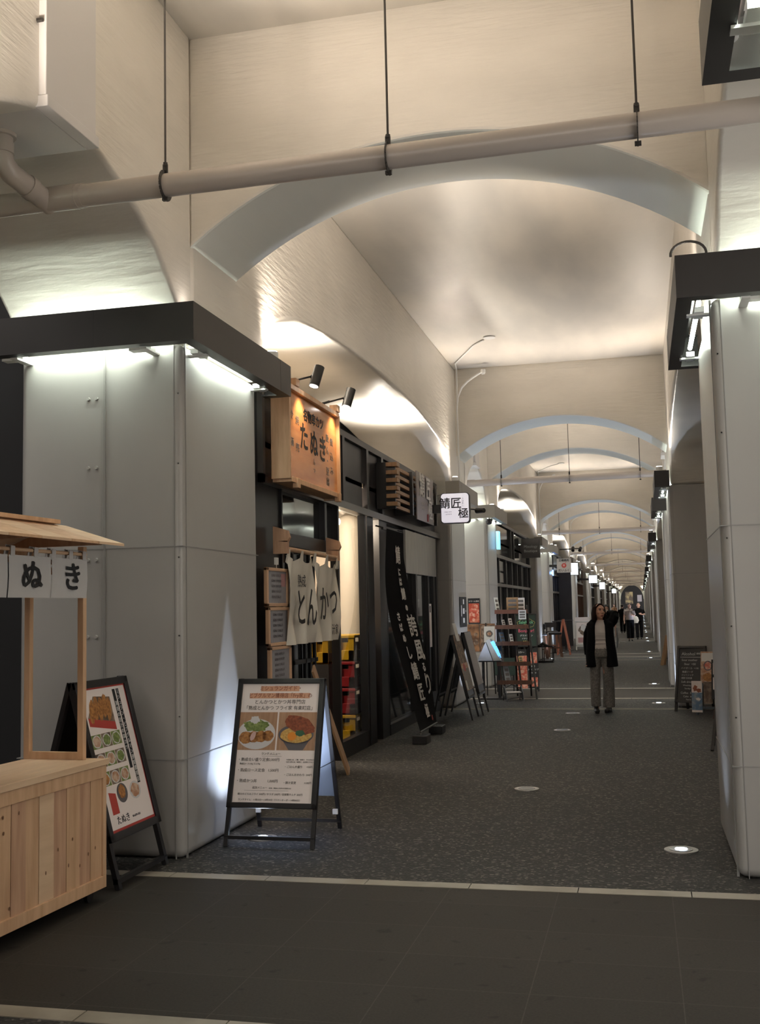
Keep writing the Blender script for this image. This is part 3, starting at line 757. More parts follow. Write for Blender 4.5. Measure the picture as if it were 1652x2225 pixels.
for ch, y, z, s_ in (('と', .26, 1.57, .36), ('ん', .58, 1.57, .40), ('か', .98, 1.60, .36), ('つ', 1.30, 1.63, .34)):
    text(ch, s_, ink, t, F @ Matrix.Translation((y, z, .050)), sx=.85, bold=.004)
text('熟成', .12, ink, t, F @ Matrix.Translation((.30, 1.82, .045))); text('汁家', .11, ink, t, F @ Matrix.Translation((1.34, 1.37, .050)))
# framed menus stacked left of the curtain
for i, (z, lab) in enumerate(((1.77, 'topmost of the three pale-wood menu frames left of the door curtain'), (1.44, 'middle one of the three pale-wood menu frames left of the door curtain'), (1.11, 'lowest of the three pale-wood menu frames, half hidden by the white menu board'))):
    t = thing('framed_menu', lab, 'picture frame', (-3.0, 8.46+.03*i, z-.165), 0, 'framed menus by the door curtain')
    w_, h_ = .56, .325
    m = MB(); m.box(-.02, .012, 0, w_, h_-.028, h_); m.box(-.02, .012, 0, w_, 0, .028); m.box(-.02, .012, 0, .04, 0, h_); m.box(-.02, .012, w_-.04, w_, 0, h_); m.build('frame', framew, t, bevel=.004)
    m = MB(); m.box(-.015, .0, .03, w_-.03, .02, h_-.02); m.build('sheet', paperg, t)
    F = frame((.002, .06, .03), (0, 1, 0), (0, 0, 1))
    if i == 0:
        m = MB(); m.M = F; m.rect(.32, .44, .14, .25); m.build('pink_block', pinkp, t)
    for r_ in range(5): text('揚物定食御品書', .024, mat('faint_ink', (.22, .21, .22), .7), t, F @ Matrix.Translation((.20, .23-.045*r_, .001)), sx=1.5)
    if i == 0:
        m = MB(); m.tube([(-.01, .30, h_), (-.01, .30, h_+.07)], .003, 6); m.box(-.02, 0, .27, .33, h_+.03, h_+.09); m.build('hook', white_metal, t)
# ------------------------------------------------------------------ mackerel shop: slatted board, name plate, lightbox
t = thing('slatted_board', 'black rack with pale wooden slats behind the grey name plate above the mackerel shop', 'sign rack', (-3.0, 12.98, 2.80))
for a_, b_, c_ in ((0, .05, 0), (1.05, 1.12, 0), (2.78, 2.84, -.02)): m = MB(); m.box(-.14, .10, a_, b_, c_, .58); m.build('post', blk, t)
m = MB()
for i in range(6):
    z = .03+i*.098; m.box(.0, .14, -.06, .10, z, z+.05); m.box(.02, .06, .1, 2.85, z, z+.042)
m.build('slat', tanw, t)
t2 = thing('name_plate', 'grey plate with raised white brush characters on the slatted black rack', 'sign', (-2.88, 14.22, 2.76))
m = MB(); m.box(-.015, .0, 0, 1.2, 0, .66); m.build('plate', mat('plate_grey', (.27, .24, .245), .4), t2)
for a_, b_ in ((.1, .14), (1.0, .34)): m = MB(); m.box(-.10, -.015, a_, a_+.05, b_, b_+.04); m.build('standoff', blk, t2)
F = frame((0.0, 0, 0), (0, 1, 0), (0, 0, 1))
text('鯖', .34, whitem, t2, F @ Matrix.Translation((.33, .47, .0)), ext=.012, bold=.008); text('匠', .34, whitem, t2, F @ Matrix.Translation((.76, .46, 0)), ext=.012, bold=.008)
text('極', .30, whitem, t2, F @ Matrix.Translation((.90, .17, .0)), ext=.012, bold=.006)
text('SABA SHO', .06, whitem, t2, F @ Matrix.Translation((.42, .24, 0))); text('KIWAMI', .055, whitem, t2, F @ Matrix.Translation((.42, .17, 0)))
m = MB(); m.box(0, .01, .70, .76, .02, .12); m.build('red_seal', redp, t2)
def rrect(w, h, r, n=5):
    o = []
    for cx_, cz_, a0 in ((w/2-r, h/2-r, 0), (-w/2+r, h/2-r, 90), (-w/2+r, -h/2+r, 180), (w/2-r, -h/2+r, 270)):
        for i in range(n+1): a = R(a0+90*i/n); o.append((cx_+r*math.cos(a), cz_+r*math.sin(a)))
    return o
t = thing('lightbox_sign', 'square lit sign with rounded corners and black brush characters, first on the left', 'sign', (-2.545, 15.3, 2.99))
m = MB(); m.prism(rrect(.42, .44, .05), 0, .12, 'y'); m.build('box_case', blk, t)
m = MB(); m.prism(rrect(.40, .42, .045), -.006, .0, 'y'); m.build('lit_face', litwhite, t)
m = MB(); m.box(-.50, -.21, .03, .09, -.06, .06); m.build('wall_arm', blk, t)
F = frame((0, -.007, 0), (1, 0, 0), (0, 0, 1))
text('鯖匠', .165, ink, t, F @ Matrix.Translation((-.065, .06, 0)), bold=.003); text('極', .155, ink, t, F @ Matrix.Translation((.12, -.09, 0)), bold=.003)
text('さばめし', .032, ink, t, F @ Matrix.Translation((.115, .08, 0)), vert=True); text('SABA SHO', .024, greyink, t, F @ Matrix.Translation((-.10, -.055, 0))); text('KIWAMI', .024, greyink, t, F @ Matrix.Translation((-.09, -.09, 0)))
t = thing('security_camera', 'small black camera behind the first lit square sign', 'camera', (-2.27, 15.95, 3.0))
m = MB(); m.tube([(-.90, .10, .06), (-.42, .05, .06), (-.12, .0, .02), (.0, 0, 0)], .012, 8); m.build('arm', blk, t); m = MB(); m.tube([(-.06, .04, 0), (.06, -.06, -.01)], [.045, .035], 14); m.build('housing', blk, t, smooth=True)
# ------------------------------------------------------------------ black banner
t = thing('banner', 'tall black fabric banner with white brush writing bulging out at the mackerel shop', 'banner', (-2.98, 12.9, 0))
def ban(u, v):   # u 0..1 across (y), v 0 bottom .. 1 top
    b = (1-v)**2.6
    return Vector((.02+.40*b+.03*math.sin(v*7)+.13*u*math.sin(math.pi*min(1, v*1.1)), -.27+u*.95+(-.28+.10*u)*b*0.9+(.12*(1-v)), .13+v*2.40))
m = MB(); nu, nv = 8, 30
m.add([ban(i/nu, j/nv) for j in range(nv+1) for i in range(nu+1)], [(j*(nu+1)+i, j*(nu+1)+i+1, (j+1)*(nu+1)+i+1, (j+1)*(nu+1)+i) for j in range(nv) for i in range(nu)])
o = m.build('cloth', blackcloth, t, smooth='all')
def onban(s, u0, v0, size, mt=whitem, sx=1.0, bold=.006):
    p = ban(u0, v0); du = ban(u0+.05, v0)-ban(u0-.05, v0); dv = ban(u0, v0+.02)-ban(u0, v0-.02)
    text(s, size, mt, t, frame(p+Vector((.012, -.004, 0)), du, dv), sx=sx, bold=bold)
for ch, u, v, s_ in (('鯖', .62, .87, .27), ('に', .62, .785, .12), ('は', .62, .735, .13), ('鯖', .66, .67, .18), ('の', .68, .60, .10), ('誇', .74, .50, .34), ('風', .76, .375, .33), ('る', .78, .29, .14), ('り', .82, .20, .34),
                     ('さ', .30, .555, .13), ('ば', .30, .50, .12), ('め', .32, .445, .12), ('し', .36, .37, .20), ('鯖', .40, .275, .26), ('匠', .45, .17, .26), ('極', .55, .075, .20)):
    onban(ch, u, v, s_*.88, sx=1.05)
onban('印', .75, .035, .07, redp)
m = MB(); m.bar((0.0, -.33, 2.53), (.0, .75, 2.53), .03); m.tube([(-.10, -.25, 2.57), (0, -.25, 2.54)], .01, 6); m.tube([(-.10, .55, 2.57), (0, .55, 2.54)], .01, 6); m.build('top_rod', blk, t)
m = MB(); m.tube([tuple(ban(0, 0)), tuple(ban(1, 0))], .012, 8); m.build('bottom_rod', darkm, t, smooth=True)
pb0, pb1 = ban(.02, 0), ban(.98, 0)
for i, (p, lab) in enumerate(((pb0, 'nearer black weight block under the hanging black banner'), (pb1, 'farther black weight block under the hanging black banner'))):
    t3 = thing('weight_block', lab, 'weight', (-2.98+p.x, 12.9+p.y, 0), 0, 'banner weights')
    m = MB(); m.box(-.08, .09, -.12, .14, 0, .10); m.build('block', blackcloth if 0 else blk, t3, bevel=.008); m = MB(); m.tube([(0, 0, .10), (0, 0, .135)], .008, 8); m.build('hook', ringst, t3)

# ------------------------------------------------------------------ A-frame boards
def aframe(name, label, loc, rz, w, h, dp, mt, leg=.03, panel=(0.0, 1.0), group=None, back=None, bars=(.06,), rail=.035):
    """local: face looks to -y, x across; feet at y=0 and y=dp, apex at y=dp/2, height h. Returns (thing, face frame, face height)"""
    t = thing(name, label, 'sign board', loc, rz, group)
    ap = dp*.5
    def edge(x, sgn, v):      # v 0 foot .. 1 apex
        y = (ap*v) if sgn < 0 else dp-ap*v
        return Vector((x, y, h*v))
    for sgn, nm in ((-1, 'front_leg_frame'), (1, 'rear_leg_frame')):
        m = MB()
        for x in (-w/2+leg/2, w/2-leg/2): m.bar(edge(x, sgn, 0), edge(x, sgn, 1), leg, leg*.8, (0, 1, 0))
        for v in bars: m.bar(edge(-w/2, sgn, v), edge(w/2, sgn, v), leg*.8, leg*.8, (0, 0, 1))
        m.build(nm, mt, t)
    L = math.hypot(ap, h)
    Ff = frame(edge(-w/2, -1, panel[0])+Vector((0, -leg*.5, 0)), (1, 0, 0), (0, ap, h))
    ph = L*(panel[1]-panel[0])
    m = MB(); m.M = Ff
    m.box(0, w, 0, rail, -.005, .018); m.box(0, w, ph-rail, ph, -.005, .018); m.box(0, rail, 0, ph, -.005, .018); m.box(w-rail, w, 0, ph, -.005, .018)
    m.build('panel_frame', mt, t, bevel=.004)
    if back:
        m = MB(); m.M = frame(edge(w/2, 1, panel[0])+Vector((0, leg*.5, 0)), (-1, 0, 0), (0, -ap, h)); m.box(.01, w-.01, 0, ph, -.012, -.004); m.build('rear_panel', back, t)
    return t, Ff, ph
# 1. white lunch menu
t, F, ph = aframe('menu_board', 'white lunch menu on a black A-frame board with two food photos, nearest at centre', (-2.475, 6.965, 0), R(0), .635, 1.09, .68, blk, .028, (.225, 1.0), back=greyboard, bars=(.055,), rail=.036)
w_ = .635
sh = MB(); sh.M = F; sh.box(.034, w_-.034, .034, ph-.034, -.002, .004); sheet = sh.build('menu_sheet', paper, t)
PW = .636-.072; x0 = .036
pm = MB(); pm.M = F @ Matrix.Translation((0, 0, .0045))
top = ph-.036; 
def V(y): return .036+(top-.036)*(1-(y-1487)/(1748-1487))      # menu rows, read off as fractions of the sheet
def hl(u0, u1, y0, y1, mi): pm.rect(x0+PW*u0, x0+PW*u1, V(y1), V(y0), .0003, mi)
hl(.24, .74, 1492, 1504, 0); hl(.10, .88, 1508, 1520, 0)
pu, pv = PW, V(1551)-V(1635)
pm.rect(x0, x0+PW*.485, V(1635), V(1551), .0002, 1); pm.rect(x0+PW*.505, x0+PW*.99, V(1635), V(1551), .0002, 1)
pc = V(1596)
pm.disc(x0+PW*.23, pc-.012, PW*.245, pv*.40, .0006, 2, 40); pm.disc(x0+PW*.23, pc-.012, PW*.21, pv*.33, .0008, 2, 40)
pm.disc(x0+PW*.22, pc+pv*.18, PW*.16, pv*.16, .0010, 3, 40, .16); pm.disc(x0+PW*.20, pc+pv*.33, PW*.06, pv*.10, .0012, 2, 30, .2)
for uu, vv, r1, r2 in ((.10, -.14, .09, .16), (.20, -.12, .07, .15), (.29, -.11, .08, .15), (.38, -.09, .075, .14)): pm.disc(x0+PW*uu, pc+pv*vv, PW*r1, pv*r2, .0014, 4, 30, .06)
pm.disc(x0+PW*.19, pc-pv*.10, PW*.03, pv*.13, .0018, 10, 24, .05, -.4)
pm.disc(x0+PW*.74, pc-pv*.05, PW*.225, pv*.26, .0006, 5, 40); pm.prism([(x0+PW*.53, pc-pv*.08), (x0+PW*.95, pc-pv*.08), (x0+PW*.84, pc-pv*.46), (x0+PW*.66, pc-pv*.46)], .0004, .0006, 'z', 5)
pm.disc(x0+PW*.74, pc-pv*.07, PW*.20, pv*.20, .0009, 6, 40, .03); pm.disc(x0+PW*.78, pc+pv*.20, PW*.20, pv*.22, .0012, 7, 40, .07, -.35)
pm.disc(x0+PW*.69, pc-pv*.10, PW*.055, pv*.11, .0016, 8, 30); pm.disc(x0+PW*.79, pc-pv*.02, PW*.06, pv*.08, .0015, 9, 30, .15)
pm.rect(x0+PW*.33, x0+PW*.58, V(1648.5), V(1648), .0003, 11); pm.rect(x0+PW*.14, x0+PW*.70, V(1722.3), V(1721.8), .0003, 11)
pm.build('printed_photos', [orangep, tablep, plate_p, greenp, fried, bowlp, eggp, fried2, yolk, mat('herb_print', (.03, .10, .05), .6), mat('meat_pink_print', (.60, .40, .36), .6), greyink], sheet)
def mt_(s, u, y, size, m=greyink, al='LEFT', sx=1.0): text(s, size, m, sheet, F @ Matrix.Translation((x0+PW*u, V(y), .005)), sx=sx, align=al)
mt_('ミシュランガイド・', .50, 1498, .038, fried2, 'CENTER', .92); mt_('ビブグルマン獲得店「Fry家」の', .50, 1514, .036, fried2, 'CENTER', .90)
mt_('とんかつとかつ丼専門店', .50, 1528.5, .034, greyink, 'CENTER'); mt_('「熟成とんかつ フライ家 有楽町店」', .50, 1542, .033, greyink, 'CENTER', .95)
mt_('ランチメニュー', .44, 1643, .020, greyink, 'CENTER')
for s_, y in (('・熟成合い盛り定食', 1656), ('・熟成ロース定食', 1679), ('・熟成かつ丼', 1702)): mt_(s_, .02, y, .0255)
for s_, y in (('2,000円', 1656), ('1,500円', 1679), ('1,000円', 1702)): mt_(s_, .42, y, .024)
mt_('熟成ロース130g ヒレ70g', .05, 1665, .014); mt_('＊定食には、ご飯、味噌汁、サラダ付き', .64, 1655.5, .011); mt_('＊かつ丼には、味噌汁、自家製ピクルス付き', .64, 1660.5, .011)
for s_, p_, y in (('・ごはん大盛り', '+50円', 1671), ('・ごはんおかわり', '200円', 1688), ('・豚汁変更', '+100円', 1705)): mt_(s_, .62, y, .019); mt_(p_, .98, y, .017, greyink, 'RIGHT')
mt_('追加メニュー', .24, 1716, .018); mt_('（定食、単品のご注文のお客様のみ）', .44, 1717, .010)
mt_('極みのどろみフライ 300円 / サラダ 200円 / 自家製キムチ 200円', .47, 1730, .0165, greyink, 'CENTER'); mt_('ランチタイム：11時30分～14時30分（ラストオーダー14時00分）', .47, 1742, .0155, greyink, 'CENTER')
m = MB(); m.bar((-.2, .30, .55), (.0, .38, .55), .001)
m = MB()
for x in (-.29, .29): m.box(x-.018, x+.018, .60, .62, .115, .15)
m.build('hinge_plate', white_metal, t)
m = MB(); m.bar((.31, .17, .50), (.31, .52, .50), .01, .003); m.build('side_stay', blk, t)

# 2. tanuki menu behind the cart
t, F, ph = aframe('menu_board', 'black A-frame board with a red-edged food poster behind the wooden cart', (-2.965, 6.115, 0), R(90), .66, 1.17, .62, blk, .036, (.22, 1.0), back=voidm, bars=(.04,), rail=.045)
sh = MB(); sh.M = F; sh.box(.04, .62, .04, ph-.04, -.002, .004); sheet = sh.build('poster', redp, t)
pm = MB(); pm.M = F @ Matrix.Translation((0, 0, .0045)); a, b, c_, d_ = .055, .605, .06, ph-.055
W2, H2 = b-a, d_-c_
pm.rect(a, b, c_, d_, 0, 0); pm.prism([(a+.05*W2, c_+.80*H2), (a+.62*W2, c_+.74*H2), (a+.62*W2, c_+.93*H2), (a+.25*W2, c_+.95*H2)], .0002, .0004, 'z', 1)
for uu, vv in ((.16, .84), (.26, .86), (.36, .85), (.46, .87), (.54, .84)): pm.disc(a+uu*W2, c_+vv*H2, .030, .075, .0008, 2, 24, .08, -.3)
pm.prism([(a+.05*W2, c_+.74*H2), (a+.62*W2, c_+.68*H2), (a+.62*W2, c_+.74*H2), (a+.05*W2, c_+.80*H2)], .0004, .0006, 'z', 3)
for r_ in range(3):
    for q in range(3):
        cu, cv_ = a+(.12+.22*q)*W2, c_+(.625-.135*r_)*H2
        pm.rect(cu-.105*W2, cu+.105*W2, cv_-.050*H2, cv_+.050*H2, .0003, 1 if (r_+q) % 2 else 4); pm.disc(cu, cv_, .094*W2, .046*H2, .0006, 5, 26); pm.disc(cu, cv_, .078*W2, .038*H2, .0008, (6, 2, 7, 6, 4)[(r_*3+q*2) % 5], 22, .12)
pm.disc(a+.40*W2, c_+.23*H2, .12*W2, .07*H2, .0004, 8, 30); pm.disc(a+.40*W2, c_+.24*H2, .075*W2, .05*H2, .0006, 2, 24, .1)
pm.disc(a+.70*W2, c_+.22*H2, .13*W2, .065*H2, .0004, 5, 30); pm.disc(a+.70*W2, c_+.22*H2, .10*W2, .05*H2, .0006, 6, 30, .1)
pm.prism([(a+.10*W2, c_+.10*H2), (a+.25*W2, c_+.10*H2), (a+.25*W2, c_+.24*H2), (a+.10*W2, c_+.26*H2)], .0004, .0006, 'z', 3)
pm.rect(a+.80*W2, a+.865*W2, c_+.26*H2, c_+.98*H2, .0004, 9); pm.rect(a+.71*W2, a+.775*W2, c_+.38*H2, c_+.98*H2, .0004, 9)
pm.build('poster_print', [paper, foodd, fried, redp, greenp, plate_p, foodp, greenp, bowlp, ink], sheet)
for s_, u, v in (('ミシュラン・ビブグルマン連続獲得店', .832, .62), ('渾身の出汁の串カツ', .742, .70)): text(s_, .033, whitem, sheet, F @ Matrix.Translation((a+u*W2, c_+v*H2, .0055)), vert=True, ls=1.05)
text('たぬき', .055, ink, sheet, F @ Matrix.Translation((a+.30*W2, c_+.05*H2, .0055)))
text('03-6259-1551', .018, ink, sheet, F @ Matrix.Translation((a+.60*W2, c_+.045*H2, .0055)))

# 3/4. two black boards by the mackerel shop
t, F, ph = aframe('menu_board', 'black A-frame with a dark photo poster beside the mackerel shop, the nearer one', (-2.34, 15.34, 0), R(90), .58, 1.18, .56, blk, .03, (.26, 1.0), back=voidm, bars=(.30,), rail=.02)
m = MB(); m.M = F; m.box(.015, .565, .10, ph-.01, .0, .022); pp = m.build('poster', foodp, t)
m = MB(); m.M = F; m.rect(.015, .565, .48, ph-.01, .0225, 0); m.disc(.24, .42, .09, .06, .023, 1, 20, .2); m.rect(.02, .565, .11, .40, .0225, 2); m.rect(.03, .13, .11, .24, .024, 3); m.build('poster_print', [foodd, redp, mat('greige_print', (.28, .25, .22), .6, noise=(10, (.18, .16, .14), .4, .7, (10, 1, 10))), whitem], pp)
m = MB(); m.M = F; m.box(.02, .56, -.02, .10, 0, .01); m.build('lower_panel', greyboard, t)
m = MB(); m.M = F; m.box(.14, .40, ph-.10, ph+.16, .026, .03); m.build('card', whitem, t)
t, F, ph = aframe('menu_board', 'black A-frame with a pale grey menu sheet, the farther one by the mackerel shop', (-2.29, 16.03, 0), R(90), .58, 1.20, .56, blk, .03, (.26, 1.0), back=voidm, bars=(.30,), rail=.02)
m = MB(); m.M = F; m.box(.015, .565, .12, ph-.01, 0, .022); m.build('poster', mat('pale_menu_print', (.36, .34, .34), .45, noise=(8, (.24, .22, .22), .42, .7, (14, 1, 14))), t)
m = MB(); m.M = F; m.box(.02, .56, -.03, .12, 0, .01); m.build('lower_panel', greyboard, t)
# ------------------------------------------------------------------ wooden leaning board behind the white menu
m = MB(); m.bar((-2.80, 10.20, 0.005), (-3.05, 9.9, 1.02), .24, .02, (1, .2, .2)); tag(m.build('leaning_board', tanw), 'narrow brown wooden board leaning against the shopfront behind the white menu board', 'board')

# ------------------------------------------------------------------ wooden food cart
t = thing('food_cart', 'pale wooden food cart with a small plank roof at the left edge', 'cart', (-2.94, 5.60, 0), R(-3))
Lc = 1.75
m = MB(); m.box(-.475, -.02, -Lc+.03, -.02, .085, .735); m.build('cabinet_core', wood3, t)
plank_m = [wood, wood3, wood2]
y = -.035; i = 0; pw = [.115, .105, .125, .115, .13, .11, .12, .125, .11, .12, .12, .12, .12, .1]
pl = MB()
while y > -Lc+.1:
    w1 = pw[i % len(pw)]; y1 = max(y-w1, -Lc+.03)
    pl.box(-.02, -.006-(i % 2)*.002, y1+.0015, y-.0015, .12, .68, (0, 1, 0, 1, 2)[i % 5]); y -= w1; i += 1
for k_ in range(22):
    yy = -random.uniform(.06, Lc-.15); zz = random.uniform(.17, .64)
    pl.M = frame((-.0045, yy, zz), (0, 1, 0), (0, 0, 1)); pl.disc(0, 0, .006, .010, 0, 3, 12, .1)
pl.M = Matrix.Identity(4)
pl.build('plank_panel', [wood, wood3, wood2, knotm], t)
m = MB(); m.box(-.02, .004, -Lc, 0, .07, .135); m.box(-.02, .004, -Lc, 0, .665, .735); m.box(-.02, .004, -.035, 0, .135, .665)
m.box(-.48, 0, -.02, .0, .07, .735); m.box(-.48, -.02, -.02, .004, .07, .14)
m.build('side_rail', wood, t, bevel=.003)
m = MB()
for i in range(5): m.box(-.48+i*.098, -.48+(i+1)*.098-.002, -Lc, .012, .735, .765)
m.box(.0, .014, -Lc, .012, .735, .768); m.build('counter_top', wood2, t, bevel=.002)
for x, y in ((-.06, -.08), (-.40, -.08), (-.06, -1.6), (-.40, -1.6)):
    c = MB(); c.cyl((x, y, .035), .033, .022, 18, 'x'); c.box(x-.02, x+.02, y-.02, y+.02, .05, .085); c.build('caster', blk, t)
for x, y in ((-.12, -.055), (-.465, -.055), (-.12, -1.62), (-.465, -1.62)):
    c = MB(); c.box(x-.018, x+.018, y-.018, y+.018, .765, 1.95); c.build('post', wood, t, bevel=.002)
for q_ in ((-.447, -.138, -.07, -.04, .766, .806), (-.447, -.138, -.07, -.04, 1.80, 1.84), (-.13, -.10, -1.6, -.073, 1.84, 1.865), (-.48, -.45, -1.6, -.07, 1.90, 1.95)): m = MB(); m.box(*q_); m.build('cross_bar', wood, t)
m = MB(); m.tube([(-.095, -1.63, 1.905), (-.095, -.06, 1.905)], .010, 10); m.build('curtain_rod', wood2, t, smooth=True)
rf = MB()
for sgn in (1, -1):
    for i in range(7):
        x0, x1 = -.29, (.09 if sgn > 0 else -.67); ya, yb = -Lc-.08+i*.268, -Lc-.08+(i+1)*.268-.003
        vs = [(x0, ya, 2.085), (x0, yb, 2.085), (x1, yb, 1.965), (x1, ya, 1.965)]
        rf.add([(a, b, c) for a, b, c in vs]+[(a, b, c-.014) for a, b, c in vs], [(0, 1, 2, 3), (7, 6, 5, 4), (0, 4, 5, 1), (1, 5, 6, 2), (2, 6, 7, 3), (3, 7, 4, 0)], i % 2)
rf.build('roof_boards', [wood2, wood], t)
m = MB(); m.box(-.335, -.245, -Lc-.08, -.08, 2.085, 2.108); m.build('ridge_board', wood, t)
for y in (-.10, -.8, -1.5): m = MB(); m.prism([(-.60, 1.955), (.02, 1.955), (-.29, 2.07)], y, y+.03, 'y'); m.build('rafter', wood3, t)
cu = thing('noren_curtain', 'short white curtain with black hiragana hung from the food cart rod', 'curtain', (-2.94, 5.60, 0), R(-3))
for ya, yb in ((-.415, -.07), (-.79, -.425), (-1.16, -.80), (-1.53, -1.17)):
    m = MB(); n = 14
    vs = [(-.080+.006*math.sin(i*.9+j)*(j/4), ya+(yb-ya)*i/n, 1.875-.215*j/4) for j in range(5) for i in range(n+1)]
    m.add(vs, [(j*(n+1)+i, j*(n+1)+i+1, (j+1)*(n+1)+i+1, (j+1)*(n+1)+i) for j in range(4) for i in range(n)])
    m.build('cloth_panel', clothg, cu, smooth='all')
m = MB()
for y in (-.10, -.235, -.40, -.56, -.76, -.95, -1.13, -1.32, -1.5):
    m.bar((-.078, y, 1.87), (-.080, y+.004, 1.92), .035, .003, (1, 0, 0)); m.bar((-.080, y+.004, 1.92), (-.108, y, 1.925), .035, .003, (0, 0, 1)); m.bar((-.108, y, 1.925), (-.112, y-.012, 1.875), .033, .003, (1, 0, 0))
m.build('tab', clothg, cu)
F = frame((-.072, 0, 0), (0, 1, 0), (0, 0, 1))
for ch, y in (('た', -.98), ('ぬ', -.60), ('き', -.225)): text(ch, .165, ink, cu, F @ Matrix.Translation((y, 1.765, 0)), sx=1.15, bold=.004)

# ------------------------------------------------------------------ posters on the second pier pair
def poster(name, label, M, w, h, mats, dec=None, cat='poster'):
    m = MB(); m.M = M; m.box(0, w, 0, h, 0, .006); o = m.build(name, mats[0]); tag(o, label, cat)
    m = MB(); m.M = M; m.rect(w*.06, w*.94, h*.05, h*(.80 if dec else .95), .0065, 0)
    if dec:
        for i in range(9): m.disc(w*(.2+.6*random.random()), h*(.15+.55*random.random()), w*.16, h*.07, .007+i*.0001, 1, 16, .15, random.uniform(-1, 1))
    m.build('poster_print', list(mats[1:]), o); return o
Fy = frame((-3.32, 21.19, 1.24), (1, 0, 0), (0, 0, 1))
o = poster('wall_poster', 'black-edged poster of red lobsters on the pale pier face, above the brown poster', Fy, .235, .50, (ink, lobp, meatp), True)
text('オマール海老', .035, whitem, o, Fy @ Matrix.Translation((.118, .44, .008)))
o = poster('wall_poster', 'brown food poster below the lobster poster on the pier face', frame((-3.34, 21.19, .70), (1, 0, 0), (0, 0, 1)), .225, .53, (brownp, brownp, foodd), True)
o = poster('wall_poster', 'dark sheet with small lines of writing beside the brown poster on the pier face', frame((-3.10, 21.19, .70), (1, 0, 0), (0, 0, 1)), .30, .54, (brownp, foodd, foodd))
Fx = frame((-2.893, 17.58, 1.24), (0, 1, 0), (0, 0, 1))
o = poster('wall_poster', 'narrow black poster on the rounded second left pier behind the two black boards', Fx, .68, .50, (chalkb, chalkb, chalkb))
m = MB(); m.M = Fx; m.rect(.27, .45, .22, .31, .008); m.rect(.10, .16, .18, .36, .008); m.rect(.28, .44, .07, .15, .008); m.rect(.30, .42, .38, .46, .008); m.rect(.55, .60, .25, .28, .008); m.build('print_blocks', whitem, o)

# tablet stand with prism-shaped top
t = thing('tablet_stand', 'black post stand with a white triangular top and a glowing blue tablet screen', 'stand', (-2.56, 18.6, 0))
m = MB(); m.box(-.14, -.10, -.03, .03, .02, .65); m.box(.13, .17, -.03, .03, .02, .65); m.box(-.20, .24, -.16, .16, 0, .02); m.box(-.18, .20, -.12, .12, .63, .65); m.build('post', blk, t)
m = MB(); m.prism([(-.20, .652), (.06, .652), (-.05, .97)], -.14, .14, 'y'); m.build('prism_top', mat('white_plastic', (.55, .56, .60), .4), t)
m = MB(); m.prism([(.075, .652), (.20, .652), (.02, 1.02), (-.045, .99)], -.13, .13, 'y'); m.build('tablet_case', mat('pale_plastic', (.50, .48, .44), .4), t)
m = MB(); m.add([(.195, -.11, .70), (.195, .11, .70), (.065, .11, .98), (.065, -.11, .98)], [(0, 1, 2, 3)]); m.add([(.085, -.131, .99), (.205, -.131, .74), (.16, -.131, .72), (.03, -.131, .97)], [(0, 3, 2, 1)]); m.build('screen', blueglow, t)
# leaflet on easel behind
t = thing('leaflet_easel', 'black easel with a white leaflet, just behind the tablet stand', 'easel', (-2.62, 19.3, 0))
m = MB(); m.bar((-.10, 0, .0), (-.10, .05, 1.28), .02); m.bar((.10, 0, .0), (.10, .05, 1.28), .02); m.bar((0, .35, 0), (0, .05, 1.2), .02); m.box(-.14, .12, -.02, .04, .90, .93); m.build('easel_frame', blk, t)
m = MB(); m.M = frame((-.13, -.02, .94), (1, 0, 0), (0, .15, 1)); m.box(0, .19, 0, .28, 0, .01); lf = m.build('leaflet', whitem, t)
m = MB(); m.M = frame((-.13, -.032, .94), (1, 0, 0), (0, .15, 1)); m.disc(.095, .15, .06, .06, .0, 0, 24, .08); m.disc(.095, .15, .035, .03, .001, 1, 24, .1); m.build('leaflet_print', [greyink, foodp], lf)
# low green board behind
m = MB(); m.M = frame((-2.70, 20.1, .30), (1, 0, 0), (0, .1, 1)); m.box(0, .42, 0, .32, 0, .02); o = m.build('small_chalkboard', chalkg); tag(o, 'small dark green chalkboard low behind the tablet stand posts', 'chalkboard')
m = MB(); m.M = frame((-2.70, 20.08, 0), (1, 0, 0), (0, 0, 1)); m.box(.05, .07, 0, .32, -.02, .0); m.box(.35, .37, 0, .32, -.02, .0); m.build('stand_leg', blk, o)
# ladder shelf with leaflets
t = thing('ladder_shelf', 'dark wooden ladder shelf holding leaflets outside the second shop', 'shelf', (-2.45, 18.75, 0))
for x in (0, .28, .52):
    m = MB(); m.bar((x+.0, .42, 0), (x-.0, .10, 1.58), .028, .03); m.build('rear_rail', blk, t)
    m = MB(); m.bar((x+.16, -.30, 0), (x+.0, .10, 1.58), .028, .03); m.build('front_rail', blk, t)
for i, z in enumerate((.25, .56, .90, 1.18, 1.44)):
    m = MB(); d_ = .30*(1-z/1.7)+.03; m.box(-.02+.05*(1-z/1.6), .54+.08*(1-z/1.6), -d_, d_*.8+.05, z, z+.02); m.box(-.02+.05*(1-z/1.6), .54+.08*(1-z/1.6), -d_-.01, -d_, z, z+.07); m.build('shelf_board', brownw if i < 4 else mat('red_brown_wood', (.16, .06, .035), .5), t)
def leaflet(x, y, z, w, h, mt, lab, lean=.2, rz=.6, cat='leaflet', txt=None):
    tt = thing('leaflet', lab, cat, (x, y, z), rz, 'leaflets on the ladder shelf')
    M = frame((-w/2, 0, 0), (1, 0, 0), (0, lean, 1)); m = MB(); m.M = M; m.box(0, w, 0, h, -.006, .002); m.build('card', mt, tt)
    m = MB(); m.M = M
    for i in range(3): m.rect(w*.15, w*.85, h*(.15+.27*i), h*(.32+.27*i), .003)
    m.build('card_print', greyink, tt)
